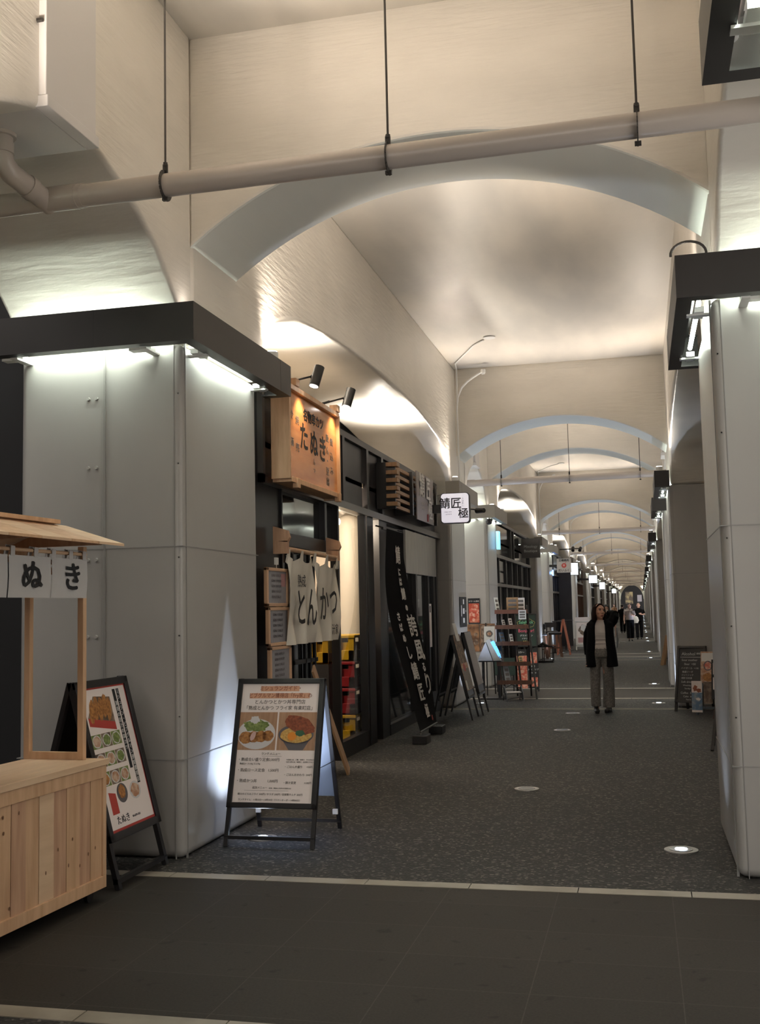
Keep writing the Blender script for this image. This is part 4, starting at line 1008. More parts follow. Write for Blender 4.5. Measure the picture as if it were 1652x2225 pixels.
leaflet(-2.40, 18.70, 1.46, .07, .28, whitem, 'narrow white leaflet standing at the left of the top shelf', .35)
leaflet(-2.16, 18.70, 1.46, .20, .26, tanw, 'brown card with white lettering in the middle of the top shelf', .1, .1)
leaflet(-2.02, 18.72, 1.46, .14, .25, paper, 'cream framed card at the right of the top shelf', .1, .1)
leaflet(-1.99, 18.652, 1.34, .13, .16, whitem, 'white sheet with four small pictures hanging off the top shelf', .05, .0)
leaflet(-2.30, 18.66, 1.20, .05, .15, whitem, 'thin white leaflet on the second shelf, left one', .4)
leaflet(-2.18, 18.66, 1.20, .06, .17, paper, 'thin cream leaflet on the second shelf, right one', .35)
leaflet(-2.32, 18.62, .92, .08, .22, bluep, 'blue leaflet on the middle shelf', .4)
leaflet(-2.17, 18.62, .92, .06, .18, whitem, 'white leaflet on the middle shelf', .3)
leaflet(-2.35, 18.56, .58, .09, .24, foodd, 'dark photo leaflet on the lower shelf, leaning left', .35)
leaflet(-2.24, 18.50, .27, .10, .30, palegrey, 'grey patterned leaflet on the lowest shelf', .35)
leaflet(-2.02, 18.56, .58, .07, .14, eggp, 'pair of yellow leaflets on the lower shelf at right', .3)
# green chalkboard A-frame
t, F, ph = aframe('chalkboard', 'tall green chalkboard A-frame with coloured chalk writing behind the ladder shelf', (-2.08, 20.15, 0), R(8), .40, 1.42, .5, blk, .03, (.57, 1.0), back=voidm, bars=(.08,), rail=.02)
m = MB(); m.M = F; m.box(.02, .38, .02, ph-.02, 0, .004); bo = m.build('board', chalkg, t)
for s_, v, sz, mt in (('SaleRack', .46, .075, chalkgn), ('330', .40, .06, chalky), ('Bonjour!', .30, .085, chalkp), ('グラスワイン', .21, .04, chalkw), ('イタリア産', .155, .035, chalkw), ('$518', .09, .07, chalky)):
    text(s_, sz, mt, bo, F @ Matrix.Translation((.20, v, .006)), bold=.001)
m = MB(); m.M = F @ Matrix.Translation((.2, .44, .006))
for i in range(28):
    a0, a1 = 2*math.pi*i/28, 2*math.pi*(i+1)/28
    f = lambda a: (math.cos(a)*.16*(1+.05*math.sin(7*a)), math.sin(a)*.085*(1+.08*math.sin(7*a)), 0)
    m.bar(f(a0), f(a1), .004, .002)
m.build('chalk_cloud', chalky, bo)
F0 = frame((-.2, -.022, .06), (1, 0, 0), (0, .18, 1))
m = MB(); m.M = F0; m.box(.0, .19, 0, .72, 0, .01); pp = m.build('left_photo_panel', meatp, t)
m = MB(); m.M = F0; m.rect(.0, .19, .60, .72, .0105); m.build('panel_heading', chalkb, pp)
text('4/9～', .055, whitem, pp, F0 @ Matrix.Translation((.09, .66, .012)))
m = MB(); m.M = F0; m.box(.21, .39, 0, .74, 0, .01); pp = m.build('right_photo_panel', chalkb, t)
m = MB(); m.M = F0; m.rect(.225, .375, .46, .66, .0105); m.rect(.235, .375, .03, .20, .0105); m.build('meat_photo', meatp, pp)
for s_, v in (('焼き', .40), ('スペアリブ', .34), ('¥1980', .28)): text(s_, .04, whitem, pp, F0 @ Matrix.Translation((.30, v, .012)))
# little iron bench
t = thing('iron_bench', 'small black curled iron garden bench on the floor in front of the ladder shelf', 'bench', (-2.13, 18.2, 0), R(20))
m = MB()
for x in (-.14, .14):
    m.tube([(x, -.14, 0), (x, -.08, .12), (x, -.06, .16), (x, -.02, .21), (x, .05, .24), (x, .11, .20), (x, .10, .12), (x, .15, 0)], .009, 8)
    m.tube([(x, -.08, .12), (x, .02, .08), (x, .10, .12)], .007, 6)
for y in (-.06, 0, .06, .10): m.bar((-.15, y, .125), (.15, y, .125), .02, .008)
m.tube([(-.14, .11, .20), (0, .12, .26), (.14, .11, .20)], .008, 8); m.tube([(-.14, -.08, .04), (.14, .10, .04)], .006, 6)
m.build('bench_frame', blk, t, smooth=True)
m = MB(); m.box(-.12, .12, -.06, .08, .131, .15); m.build('bench_cushion', paper, t)
# blue notice light and bracket rings on the third pier
m = MB(); m.box(-2.86, -2.80, 22.25, 22.45, 2.75, 3.12); tag(m.build('blue_sign', mat('blue_lit', (.2, .5, .8), .4, emit=(.16, .50, .78), es=1.2)), 'small glowing blue sign strip under the third left trough', 'sign')
t = thing('dome_camera', 'black dome camera under the corner of the third left trough', 'camera', (-2.84, 21.08, 3.22)); m = MB(); m.ball((0, 0, 0), .06, .06, .05); m.cyl((0, 0, .04), .07, .05, 18); m.build('dome', blk, t, smooth=True)
m = MB(); m.box(-.01, .01, -.01, .01, .06, .09); m.build('mount', blk, t)

# ------------------------------------------------------------------ projecting signs further down
t = thing('projecting_sign', 'square black projecting sign with two lines of silver letters', 'sign', (-2.86, 29.5, 3.13))
m = MB(); m.box(-.25, .25, 0, .1, -.26, .26); m.build('sign_case', blk, t); m = MB(); m.box(-.32, -.25, .03, .07, -.1, .1); m.build('wall_arm', blk, t)
F = frame((0, -.004, 0), (1, 0, 0), (0, 0, 1)); text('Mixology', .10, palegrey, t, F @ Matrix.Translation((0, .045, 0))); text('Boutique', .10, palegrey, t, F @ Matrix.Translation((0, -.075, 0)))
t = thing('projecting_sign', 'square white sign with a red round fruit emblem and black characters', 'sign', (-2.42, 36.0, 2.87))
m = MB(); m.box(-.23, .23, 0, .1, -.23, .23); m.build('sign_case', mat('grey_face', (.42, .40, .38), .5), t); m = MB(); m.box(-.50, -.23, .03, .07, -.04, .04); m.build('wall_arm', blk, t)
F = frame((0, -.004, 0), (1, 0, 0), (0, 0, 1)); text('王様焼肉', .085, ink, t, F @ Matrix.Translation((0, .165, 0)), bold=.002); text('だいふく', .095, ink, t, F @ Matrix.Translation((0, -.165, 0)), bold=.002)
m = MB(); m.M = F; m.disc(0, 0, .08, .075, .001); m.bar((.02, .05, .001), (.07, .11, .001), .014, .002); m.build('red_emblem', redp, t); text('田', .07, whitem, t, F @ Matrix.Translation((0, 0, .003)))
for (x, y, z, w, h, lab) in ((-2.58, 43.6, 3.0, .42, .50, 'bright white lit box sign partly behind the red emblem sign'), (-2.33, 56, 2.86, .44, .42, 'small bright square lit sign above the dark screen, middle distance'),
                             (-2.5, 74, 2.82, .38, .48, 'smaller bright lit sign, next one farther down the left'), (-2.45, 104, 2.8, .4, .4, 'tiny lit sign far down the left row')):
    t = thing('lit_box_sign', lab, 'sign', (x, y, z)); m = MB(); m.box(-w/2, w/2, 0, .15, -h/2, h/2); m.build('sign_case', blk, t)
    m = MB(); m.box(-w/2+.02, w/2-.02, -.01, 0, -h/2+.02, h/2-.02); m.build('lit_face', litcool, t); m = MB(); m.box(-3.2-x, -w/2, .04, .1, -.05, .05); m.build('wall_arm', blk, t)
t = thing('blue_spot', 'blue lamp glowing at the corner of the fifth left pier', 'lamp', (-2.95, 37.9, 2.70)); m = MB(); m.box(-.16, .03, 0, .10, -.1, .1); m.build('housing', bluebulb, t); light('POINT', 'blue_glow', t, (.12, .0, 0), 4, (.15, .35, 1.0), size=.05)
t = thing('arm_spotlight', 'black pair of spotlights on an arm high beside the lit box signs', 'spotlight', (-2.9, 41.0, 3.65)); m = MB(); m.tube([(0, 0, 0), (.75, 0, .02)], .02, 8); m.build('arm', blk, t); m = MB(); m.tube([(.5, -.08, -.06), (.5, .08, .06)], .06, 12); m.tube([(.75, -.08, -.06), (.78, .08, .04)], .06, 12); m.build('lamp_head', blk, t)

# ------------------------------------------------------------------ tables, stools and boards of the bar
t = thing('iron_stand', 'black open iron cage stand with a dish of small things on top at the left', 'stand', (-2.70, 30.4, 0))
m = MB(); hx = [(-.26, -.12), (.0, -.26), (.27, -.14), (.27, .18), (.0, .30), (-.26, .16)]
for i, (x, y) in enumerate(hx):
    a = (x, y); b = hx[(i+1) % 6]; m.bar((x, y, 0), (x, y, .44), .022); m.bar((a[0], a[1], .44), (b[0], b[1], .44), .025); m.bar((a[0], a[1], .02), (b[0], b[1], .02), .03)
m.build('cage', blk, t)
m = MB(); m.tube([(-.12, 0, .455), (.0, .02, .52), (.14, 0, .46)], [.03, .05, .03], 10); m.tube([(-.05, -.05, .46), (-.2, 0, .50)], .02, 8); m.build('dish', darkm, t)
def stool(x, y, lab, back=False):
    t = thing('bar_stool', lab, 'stool', (x, y, 0), R(10), 'dark stools at the bar front')
    m = MB(); m.box(-.20, .20, -.18, .18, .68, .75); m.build('seat', blk, t, bevel=.02, seg=3)
    for sx in (-1, 1):
        for sy in (-1, 1):
            m = MB(); m.bar((sx*.20, sy*.18, 0), (sx*.15, sy*.14, .68), .05); m.build('leg', brownw, t)
    m = MB(); m.bar((-.18, -.16, .28), (.18, -.16, .28), .03); m.bar((-.18, .16, .28), (.18, .16, .28), .03); m.build('stretcher', brownw, t)
    if back: m = MB(); m.box(-.19, .19, .15, .19, .86, 1.02); m.box(-.15, -.11, .15, .18, .75, .88); m.box(.11, .15, .15, .18, .75, .88); m.build('backrest', blk, t)
stool(-2.62, 33.6, 'dark brown wooden stool with a glossy black seat in front of the bar'); stool(-2.98, 32.7, 'dark stool with a low black backrest against the pier, by the iron stand', True); stool(-2.88, 35.6, 'dark stool with backrest farther along the bar front', True)
for x, y, lab in ((-2.60, 38.3, 'black high table beside the white picture board'), (-2.85, 36.6, 'black high table behind the wooden stool')):
    t = thing('high_table', lab, 'table', (x, y, 0)); m = MB(); m.box(-.26, .26, -.3, .3, 1.02, 1.05); m.build('tabletop', blk, t); m = MB(); m.box(-.03, .03, -.03, .03, .02, 1.02); m.box(-.22, .22, -.22, .22, 0, .02); m.build('pedestal', blk, t)
t, F, ph = aframe('sign_board', 'narrow reddish wooden A-frame standing beside the dark stool', (-2.25, 35.0, 0), R(90), .45, 1.13, .4, mat('red_wood', (.30, .10, .06), .5), .035, (.15, 1), back=None, bars=(.1,))
m = MB(); m.M = F; m.box(.03, .42, .03, ph-.03, 0, .005); m.build('board', mat('red_board', (.34, .12, .08), .6), t)
t, F, ph = aframe('sign_board', 'white A-frame board with a food picture half hidden by the walking woman', (-1.98, 38.5, 0), R(5), .58, 1.0, .5, whitem, .035, (.16, 1), back=whitem, bars=(.13,))
m = MB(); m.M = F; m.box(.04, .54, .05, ph-.04, 0, .006); pp = m.build('poster', paper, t); m = MB(); m.M = F; m.disc(.28, .55, .17, .18, .0065, 0, 26, .15); m.disc(.28, .62, .10, .12, .007, 1, 26, .15); m.rect(.08, .5, .1, .28, .0065, 2); m.build('poster_print', [foodd, whitem, pinkp], pp)
m = MB(); m.M = F; m.box(.0, .5, ph-.01, ph+.14, .0, .01); m.build('header_card', paper, t)

# ------------------------------------------------------------------ boards on the right
t, F, ph = aframe('chalkboard', 'black chalkboard A-frame with white handwritten prices at the right wall', (.60, 16.28, 0), R(-22), .42, .93, .5, blk, .035, (.14, 1), back=voidm, bars=(), rail=.035)
m = MB(); m.M = F; m.box(.03, .39, .03, ph-.03, 0, .004); bo = m.build('board', chalkb, t)
for s_, u, v, sz in (('Alcohol', .17, .71, .065), ('800~', .33, .715, .04), ('Sour mother', .19, .62, .045), ('Beer  +50', .20, .56, .042), ('ハイボール  +100', .20, .50, .034), ('梅酒ソーダ', .17, .445, .032), ('ジントニック', .17, .40, .030), ('焼酎 日本酒', .16, .355, .030),
                     ('Soft drink Bar', .20, .30, .042), ('Weekday 1,300', .21, .25, .032), ('Sunday 1,500', .22, .205, .032), ('Coffee  550', .18, .14, .042), ('Cake  660', .20, .09, .038), ('Tax in', .2, .045, .03)):
    text(s_, sz, chalkw, bo, F @ Matrix.Translation((u, v, .006)))
m = MB(); m.M = F; m.rect(.05, .38, .66, .666, .0055); m.build('chalk_line', chalkw, bo)
t = thing('menu_stand', 'tall slanted menu rack with food photo sheets beside the black chalkboard', 'stand', (.79, 15.85, 0), R(-15))
m = MB(); m.bar((-.10, 0, 0), (.06, .25, .86), .03); m.bar((.16, 0, 0), (.22, .25, .86), .03); m.bar((.06, .5, 0), (.14, .25, .86), .03); m.bar((-.06, .02, .10), (.18, .02, .10), .03); m.build('rack_frame', mat('slate_blue_frame', (.07, .09, .11), .5), t)
Fm = frame((-.04, .04, .44), (1, 0, 0), (.17, .22, 1))
m = MB(); m.M = Fm; m.box(0, .20, 0, .44, 0, .012); pp = m.build('menu_sheet', foodp, t); m = MB(); m.M = Fm; m.rect(.01, .19, .30, .42, .0125, 0); m.disc(.10, .24, .06, .07, .013, 1, 24); m.disc(.10, .24, .045, .055, .0135, 2, 24, .1); m.disc(.10, .08, .07, .06, .013, 3, 24, .15); m.build('sheet_print', [whitem, bowlp, meatp, fried], pp)
Fm = frame((-.16, -.03, .04), (1, 0, 0), (.20, .10, 1))
m = MB(); m.M = Fm; m.box(0, .145, 0, .43, 0, .012); pp = m.build('blue_sheet', bluep, t); m = MB(); m.M = Fm; m.rect(.0, .145, .27, .43, .0125, 0); m.rect(0, .145, 0, .03, .0125, 0); m.disc(.05, .33, .03, .04, .013, 1, 16, .3); m.disc(.10, .30, .03, .03, .013, 1, 16, .3); m.disc(.09, .18, .03, .02, .013, 0, 16, .3); m.build('sheet_print', [paper, fried2], pp)
Fm = frame((.0, .0, .16), (1, 0, 0), (.17, .10, 1))
m = MB(); m.M = Fm; m.box(0, .12, 0, .30, 0, .01); m.build('dark_sheet', foodd, t)
t = thing('menu_stand', 'dark red menu board with bowl pictures, half hidden behind the right pier', 'stand', (1.02, 15.3, 0), R(-10))
m = MB(); m.bar((-.13, 0, 0), (.0, .3, .80), .035); m.bar((.2, 0, 0), (.2, .3, .80), .035); m.bar((-.1, .02, .12), (.2, .02, .12), .035); m.build('rack_frame', mat('dark_red_wood', (.06, .02, .018), .5), t)
Fm = frame((-.16, .02, .26), (1, 0, 0), (.12, .35, 1)); m = MB(); m.M = Fm; m.box(0, .3, 0, .55, 0, .012); pp = m.build('board', ink, t)
m = MB(); m.M = Fm; m.rect(.02, .28, .34, .50, .0125, 0); m.rect(.02, .28, .13, .30, .0125, 0); m.disc(.12, .42, .07, .07, .013, 1, 24); m.disc(.14, .21, .08, .075, .013, 2, 24); m.disc(.14, .21, .06, .055, .0135, 1, 24, .1); m.rect(.04, .28, .02, .1, .0125, 3); m.build('board_print', [paper, foodp, bowlp, bluep], pp)
m = MB(); m.bar((.70, 12.50, 0), (.80, 12.75, .62), .03); m.bar((.66, 12.05, 0), (.80, 12.7, .62), .03); m.bar((1.0, 12.7, 0), (.80, 12.7, .62), .03); tag(m.build('easel_legs', blk), 'thin black easel legs peeking out low behind the right pier', 'easel')
t = thing('leaning_board', 'tan wooden board leaning at the foot of the third right pier', 'board', (.50, 28.4, 0)); m = MB(); m.bar((-.06, 0, 0), (.10, .1, .75), .08, .02, (0, 1, 0)); m.bar((.02, .3, 0), (.12, .2, .75), .05, .02, (0, 1, 0)); m.build('board_face', tanw, t)
# cable loop on the right trough, wires and arms on the piers
m = MB(); m.tube([(.35+.10*math.cos(R(a)), 6.36, 3.57+.075*math.sin(R(a))) for a in range(-10, 200, 15)], .008, 8); tag(m.build('cable_loop', darkm, smooth=True), 'loop of dark cable standing on the right trough', 'cable')
def arm(x0, Y, lab, grp):
    t = thing('sensor_arm', lab, 'pipe', (0, Y, 0), 0, grp)
    m = MB(); m.tube([(-2.78, 17.25, 3.5), (-2.79, 17.25, 4.8), (-2.77, 17.24, 4.98), (-2.70, 17.22, 5.13), (-2.60, 17.2, 5.22), (-2.50, 17.18, 5.28), (-2.36, 17.15, 5.35)], .016, 8); m.build('conduit', white_metal, t, smooth=True)
    m = MB(); m.cyl((-2.33, 17.15, 5.36), .04, .06, 14); m.cyl((-2.33, 17.15, 5.325), .028, .02, 14); m.build('sensor_head', white_metal, t, smooth=True)
    m = MB(); m.tube([(-2.79, 17.3, 4.9), (-2.79, 17.3, 5.45), (-2.76, 17.0, 5.485), (-2.3, 15.9, 5.485), (-2.1, 15.6, 5.485)], .012, 8); m.cyl((-2.0, 15.5, 5.49), .09, .016, 20); m.build('ceiling_conduit', white_metal, t, smooth=True)
for k in range(4): arm(0, P*k, 'white conduit with bent sensor arm on the far left corner of the %s bay' % ORD[k], 'sensor arms')

# dark things at the far end
m = MB(); m.box(-2.3, -1.2, 168, 168.1, 1.6, 3.4); tag(m.build('end_picture', mat('far_mural', (.10, .08, .06), .7, noise=(1.4, (.36, .30, .16), .45, .6))), 'pale yellow and black picture on the dark wall at the far end', 'picture')
m = MB(); m.box(-.55, .1, 168, 168.1, 1.9, 2.9); tag(m.build('end_notice', mat('far_notice', (.30, .29, .32), .7)), 'grey rectangular notice on the dark wall at the far end', 'notice')
light('POINT', 'far_end_light', C.objects['end_notice'], (-1.2, 160, 3.6), 40, (1, .9, .8), size=.2)

# ------------------------------------------------------------------ people
def fused(m, voxel, name, mats, parent, smooth=2, col=None):
    """union of the closed shapes in m as one continuous skin"""
    me = m.mesh('tmp'); o = bpy.data.objects.new('tmp', me); C.objects.link(o)
    r = o.modifiers.new('r', 'REMESH'); r.mode = 'VOXEL'; r.voxel_size = voxel; r.use_smooth_shade = True
    if smooth: s_ = o.modifiers.new('s', 'SMOOTH'); s_.iterations = smooth; s_.factor = .5
    dg = bpy.context.evaluated_depsgraph_get()
    me2 = bpy.data.meshes.new_from_object(o.evaluated_get(dg)); bpy.data.objects.remove(o); bpy.data.meshes.remove(me)
    me2.materials.clear()
    for q in (mats if isinstance(mats, (list, tuple)) else [mats]): me2.materials.append(q)
    me2.shade_smooth(); b = bpy.data.objects.new(name, me2); C.objects.link(b); b.parent = parent
    return b
def head_shape(m, c, M, s=1.0):
    """face looks to local -y; c = centre of the skull; M = head turn"""
    m.M = Matrix.Translation(c) @ M @ Matrix.Scale(s, 4)
    m.ball((0, .010, .035), .073, .090, .085, 20, 14)               # skull
    m.tube([(0, -.008, .03), (0, -.028, -.03), (0, -.038, -.075), (0, -.044, -.100)], [(.069, .072), (.064, .060), (.046, .042), (.022, .022)], 18)   # jaw
    m.tube([(0, -.082, .022), (0, -.094, .0), (0, -.104, -.022), (0, -.090, -.034)], [.007, .009, .013, .008], 10)      # nose
    m.ball((-.011, -.091, -.026), .008); m.ball((.011, -.091, -.026), .008)
    for x in (-1, 1):
        m.ball((x*.074, .012, -.005), .010, .018, .030, 10, 8)      # ears
        m.ball((x*.040, -.058, -.018), .022, .020, .020, 10, 8)     # cheeks
        m.tube([(x*.012, -.078, .042), (x*.045, -.070, .042)], .009, 8)   # brow
    m.tube([(-.020, -.079, -.056), (0, -.087, -.054), (.020, -.079, -.056)], [.006, .009, .006], 8)
    m.tube([(-.016, -.078, -.064), (0, -.085, -.065), (.016, -.078, -.064)], [.006, .009, .006], 8)
    m.ball((0, -.066, -.096), .018, .018, .014, 10, 8)
    m.M = Matrix.Identity(4)
def face_parts(c, M, s, par, mask=False, skin_m=None):
    A = Matrix.Translation(c) @ M @ Matrix.Scale(s, 4)
    for x in (-1, 1):
        m = MB(); m.M = A; m.ball((x*.030, -.0725, .014), .0135, .010, .0075, 12, 8); e = m.build('eye', eyew, par, smooth=True)
        m = MB(); m.M = A; m.ball((x*.030-.001, -.0795, .014), .0062, .004, .0065, 10, 8); m.build('iris', ink, e, smooth=True)
        m = MB(); m.M = A; m.tube([(x*.014, -.083, .034), (x*.030, -.084, .038), (x*.048, -.074, .033)], [(.0035), (.004), (.002)], 8); m.build('eyebrow', hairm, par, smooth=True)
        m = MB(); m.M = A; m.tube([(x*.015, -.080, .018), (x*.030, -.0835, .022), (x*.045, -.074, .017)], .0018, 6); m.build('eyelid', hairm, par, smooth=True)
    if mask:
        m = MB(); m.M = A; m.ball((0, -.062, -.040), .052, .042, .045, 16, 12); m.build('face_mask', whitem, par, smooth=True)
    else:
        m = MB(); m.M = A; m.tube([(-.022, -.083, -.0585), (-.008, -.0935, -.056), (.008, -.0935, -.056), (.022, -.083, -.0585)], [.0025, .0048, .0048, .0025], 8); m.tube([(-.018, -.083, -.063), (0, -.0925, -.066), (.018, -.083, -.063)], [.0025, .0058, .0025], 8); m.build('lips', lipm, par, smooth=True)
def hand(m, wrist, fwd, side, palm_n, curl=.5, s=1.0):
    """wrist point, fwd towards fingertips, side towards the thumb"""
    f = Vector(fwd).normalized(); sd = Vector(side).normalized(); n = f.cross(sd).normalized(); sd = n.cross(f); w = Vector(wrist)
    m.tube([w-f*.02, w+f*.03*s, w+f*.085*s], [(.022*s, .016*s), (.032*s, .014*s), (.036*s, .012*s)], 12)
    for i, (o, L) in enumerate(((.027, .070), (.009, .080), (-.009, .074), (-.026, .058))):
        p = w+f*.08*s+sd*o*s; q = p+(f*math.cos(curl*.5)+n*math.sin(curl*.5))*L*.5*s; r = q+(f*math.cos(curl*1.6)+n*math.sin(curl*1.6))*L*.5*s
        m.tube([p-f*.015, p, q, r], [.0095*s, .0095*s, .0085*s, .0065*s], 8)
    p = w+f*.025*s+sd*.025*s; q = p+(f*.5+sd*.7).normalized()*.035*s; r = q+(f*.9+sd*.25+n*.3).normalized()*.03*s
    m.tube([p, q, r], [.012*s, .011*s, .008*s], 8)

# --- the woman walking mid-passage
def woman_main():
    t = thing('person', 'person in a black vest, white knit top and grey trousers, one hand behind the head', 'person', (-.60, 16.2, 0))
    HM = Matrix.Rotation(R(32), 4, 'Z') @ Matrix.Rotation(R(-6), 4, 'X') @ Matrix.Rotation(R(4), 4, 'Y'); hc = Vector((-.005, -.02, 1.455))
    m = MB(); head_shape(m, hc, HM, 1.0)
    m.tube([(0, .02, 1.22), (0, .01, 1.30), (-.005, .0, 1.40)], [(.06, .055), (.048, .047), (.046, .048)], 16)
    m.tube([(.0, .01, .84), (0, .0, .93), (0, 0, 1.05), (0, 0, 1.16), (0, .01, 1.26), (0, .01, 1.30)], [(.155, .105), (.150, .10), (.125, .09), (.145, .10), (.150, .085), (.08, .06)], 20)
    m.tube([(-.075, .0, .90), (-.085, -.01, .48), (-.09, .02, .10), (-.09, .01, .05)], [(.085, .09), (.055, .055), (.035, .04), (.035, .04)], 14)
    m.tube([(.075, .0, .90), (.075, .02, .48), (.06, .08, .12), (.06, .08, .06)], [(.085, .09), (.055, .055), (.035, .04), (.035, .04)], 14)
    m.tube([(-.145, .01, 1.265), (-.185, .02, 1.14), (-.20, .02, 1.02), (-.19, -.03, .82)], [.045, .038, .033, .024], 12)
    hand(m, (-.19, -.035, .80), (.05, -.12, -1), (.2, -1, 0), None, .7)
    m.tube([(.135, .02, 1.27), (.205, .01, 1.36), (.225, .01, 1.42)], [.045, .040, .037], 12); m.tube([(.225, .01, 1.42), (.15, .10, 1.44), (.085, .13, 1.44)], [.037, .030, .023], 12)
    hand(m, (.085, .13, 1.44), (-1, .1, .15), (.1, .2, 1), None, .6)
    body = fused(m, .0055, 'body', skin, t, 2)
    face_parts(hc, HM, 1.0, t)
    # hair
    m = MB(); m.M = Matrix.Translation(hc) @ HM
    m.ball((0, .034, .040), .083, .090, .086, 20, 14)
    m.tube([(-.072, .01, .07), (-.086, .008, .0), (-.088, .004, -.07), (-.078, .0, -.13), (-.066, -.002, -.15)], [(.022, .045), (.022, .055), (.026, .052), (.022, .036), (.010, .02)], 12)
    m.tube([(.072, .01, .07), (.084, .012, .0), (.084, .010, -.07), (.074, .006, -.13), (.062, .0, -.15)], [(.022, .045), (.020, .052), (.024, .050), (.022, .036), (.010, .02)], 12)
    m.tube([(0, .06, .06), (0, .075, -.02), (0, .068, -.10), (0, .055, -.155)], [(.080, .05), (.088, .045), (.088, .045), (.068, .035)], 16)
    m.tube([(-.012, -.045, .112), (-.045, -.045, .088), (-.074, -.020, .04)], [.015, .014, .010], 10); m.tube([(-.012, -.045, .112), (.040, -.045, .088), (.070, -.020, .04)], [.015, .013, .010], 10)
    fused(m, .007, 'hair', hairm, t, 1)
    # white knit top
    m = MB(); m.tube([(0, .0, .895), (0, .0, .92), (0, -.003, 1.04), (0, -.005, 1.15), (0, .005, 1.25), (0, .01, 1.30), (0, .012, 1.335)], [(.160, .115), (.162, .118), (.145, .105), (.158, .118), (.165, .10), (.095, .075), (.062, .060)], 24)
    for z in (.95, 1.0, 1.06, 1.12): m.tube([(0, -.002, z-.006), (0, -.002, z), (0, -.002, z+.006)], [(.14, .10), (.160, .121), (.14, .10)], 24)
    fused(m, .008, 'knit_top', teew, t, 1)
    # trousers
    m = MB(); m.tube([(0, 0, .96), (0, 0, .88), (0, 0, .80)], [(.155, .112), (.172, .125), (.165, .12)], 20)
    m.tube([(-.080, .0, .90), (-.094, -.02, .60), (-.100, -.02, .35), (-.098, -.01, .095)], [(.090, .105), (.076, .09), (.072, .085), (.072, .085)], 18)
    m.tube([(.078, .0, .90), (.090, .03, .60), (.088, .06, .35), (.078, .08, .075)], [(.092, .105), (.080, .09), (.084, .085), (.090, .085)], 18)
    m.tube([(-.03, -.085, .5), (-.12, -.088, .44)], .008, 6); m.tube([(-.05, -.085, .3), (-.14, -.085, .36)], .008, 6)
    fused(m, .010, 'trousers', checkg, t, 2)
    # long vest: two fronts, back, raised sleeve
    m = MB()
    def shell(x0, x1, ztop, zbot, lowx0, lowx1):
        ns = 10
        for j in range(ns):
            z1_ = ztop-(ztop-zbot)*j/ns; z0_ = ztop-(ztop-zbot)*(j+1)/ns
    for sx, top_x, mid_x, low_x in ((-1, .125, .155, .165), (1, .125, .160, .185)):
        m.tube([(sx*.08, .0, 1.335), (sx*top_x, -.02, 1.27), (sx*.125, -.03, 1.15), (sx*.135, -.03, 1.0), (sx*.145, -.02, .85), (sx*(low_x-.03), -.02, .66)],
               [(.04, .05), (.070, .10), (.068, .115), (.070, .115), (.078, .12), (.085, .125)], 18)
    m.tube([(0, .05, 1.33), (0, .06, 1.2), (0, .075, 1.0), (0, .08, .66)], [(.10, .06), (.17, .06), (.18, .06), (.20, .065)], 20)
    vest = fused(m, .011, 'long_vest', blackcloth, t, 2)
    m = MB(); m.tube([(.115, .02, 1.24), (.19, .01, 1.33), (.225, .01, 1.40)], [.070, .070, .060], 14); m.tube([(.228, .01, 1.41), (.16, .10, 1.43), (.105, .13, 1.435)], [.060, .050, .036], 14); m.ball((.205, .02, 1.38), .066)
    m.tube([(-.13, .01, 1.27), (-.19, .02, 1.14), (-.205, .02, 1.0), (-.195, -.02, .84)], [.058, .055, .05, .045], 14)
    fused(m, .010, 'sleeves', blackcloth, t, 1)
    m = MB(); m.tube([(.235, .07, 1.22), (.245, .08, 1.05), (.235, .08, .93)], [(.012, .03), (.02, .05), (.012, .03)], 12); m.build('pale_lining', palegrey, t, smooth=True)
    for x, y, rz_ in ((-.092, -.03, .1), (.075, .05, -.25)):
        m = MB(); m.M = Matrix.Translation((x, y, 0)) @ Matrix.Rotation(rz_, 4, 'Z'); m.tube([(0, .07, .035), (0, .0, .040), (0, -.09, .034), (0, -.13, .028)], [(.032, .033), (.036, .038), (.042, .032), (.026, .022)], 16); m.tube([(0, .04, .03), (0, .04, .10)], [.038, .036], 14)
        m.box(-.03, .03, -.12, .09, .0, .015)
        fused(m, .007, 'shoe', blk, t, 1)
woman_main()
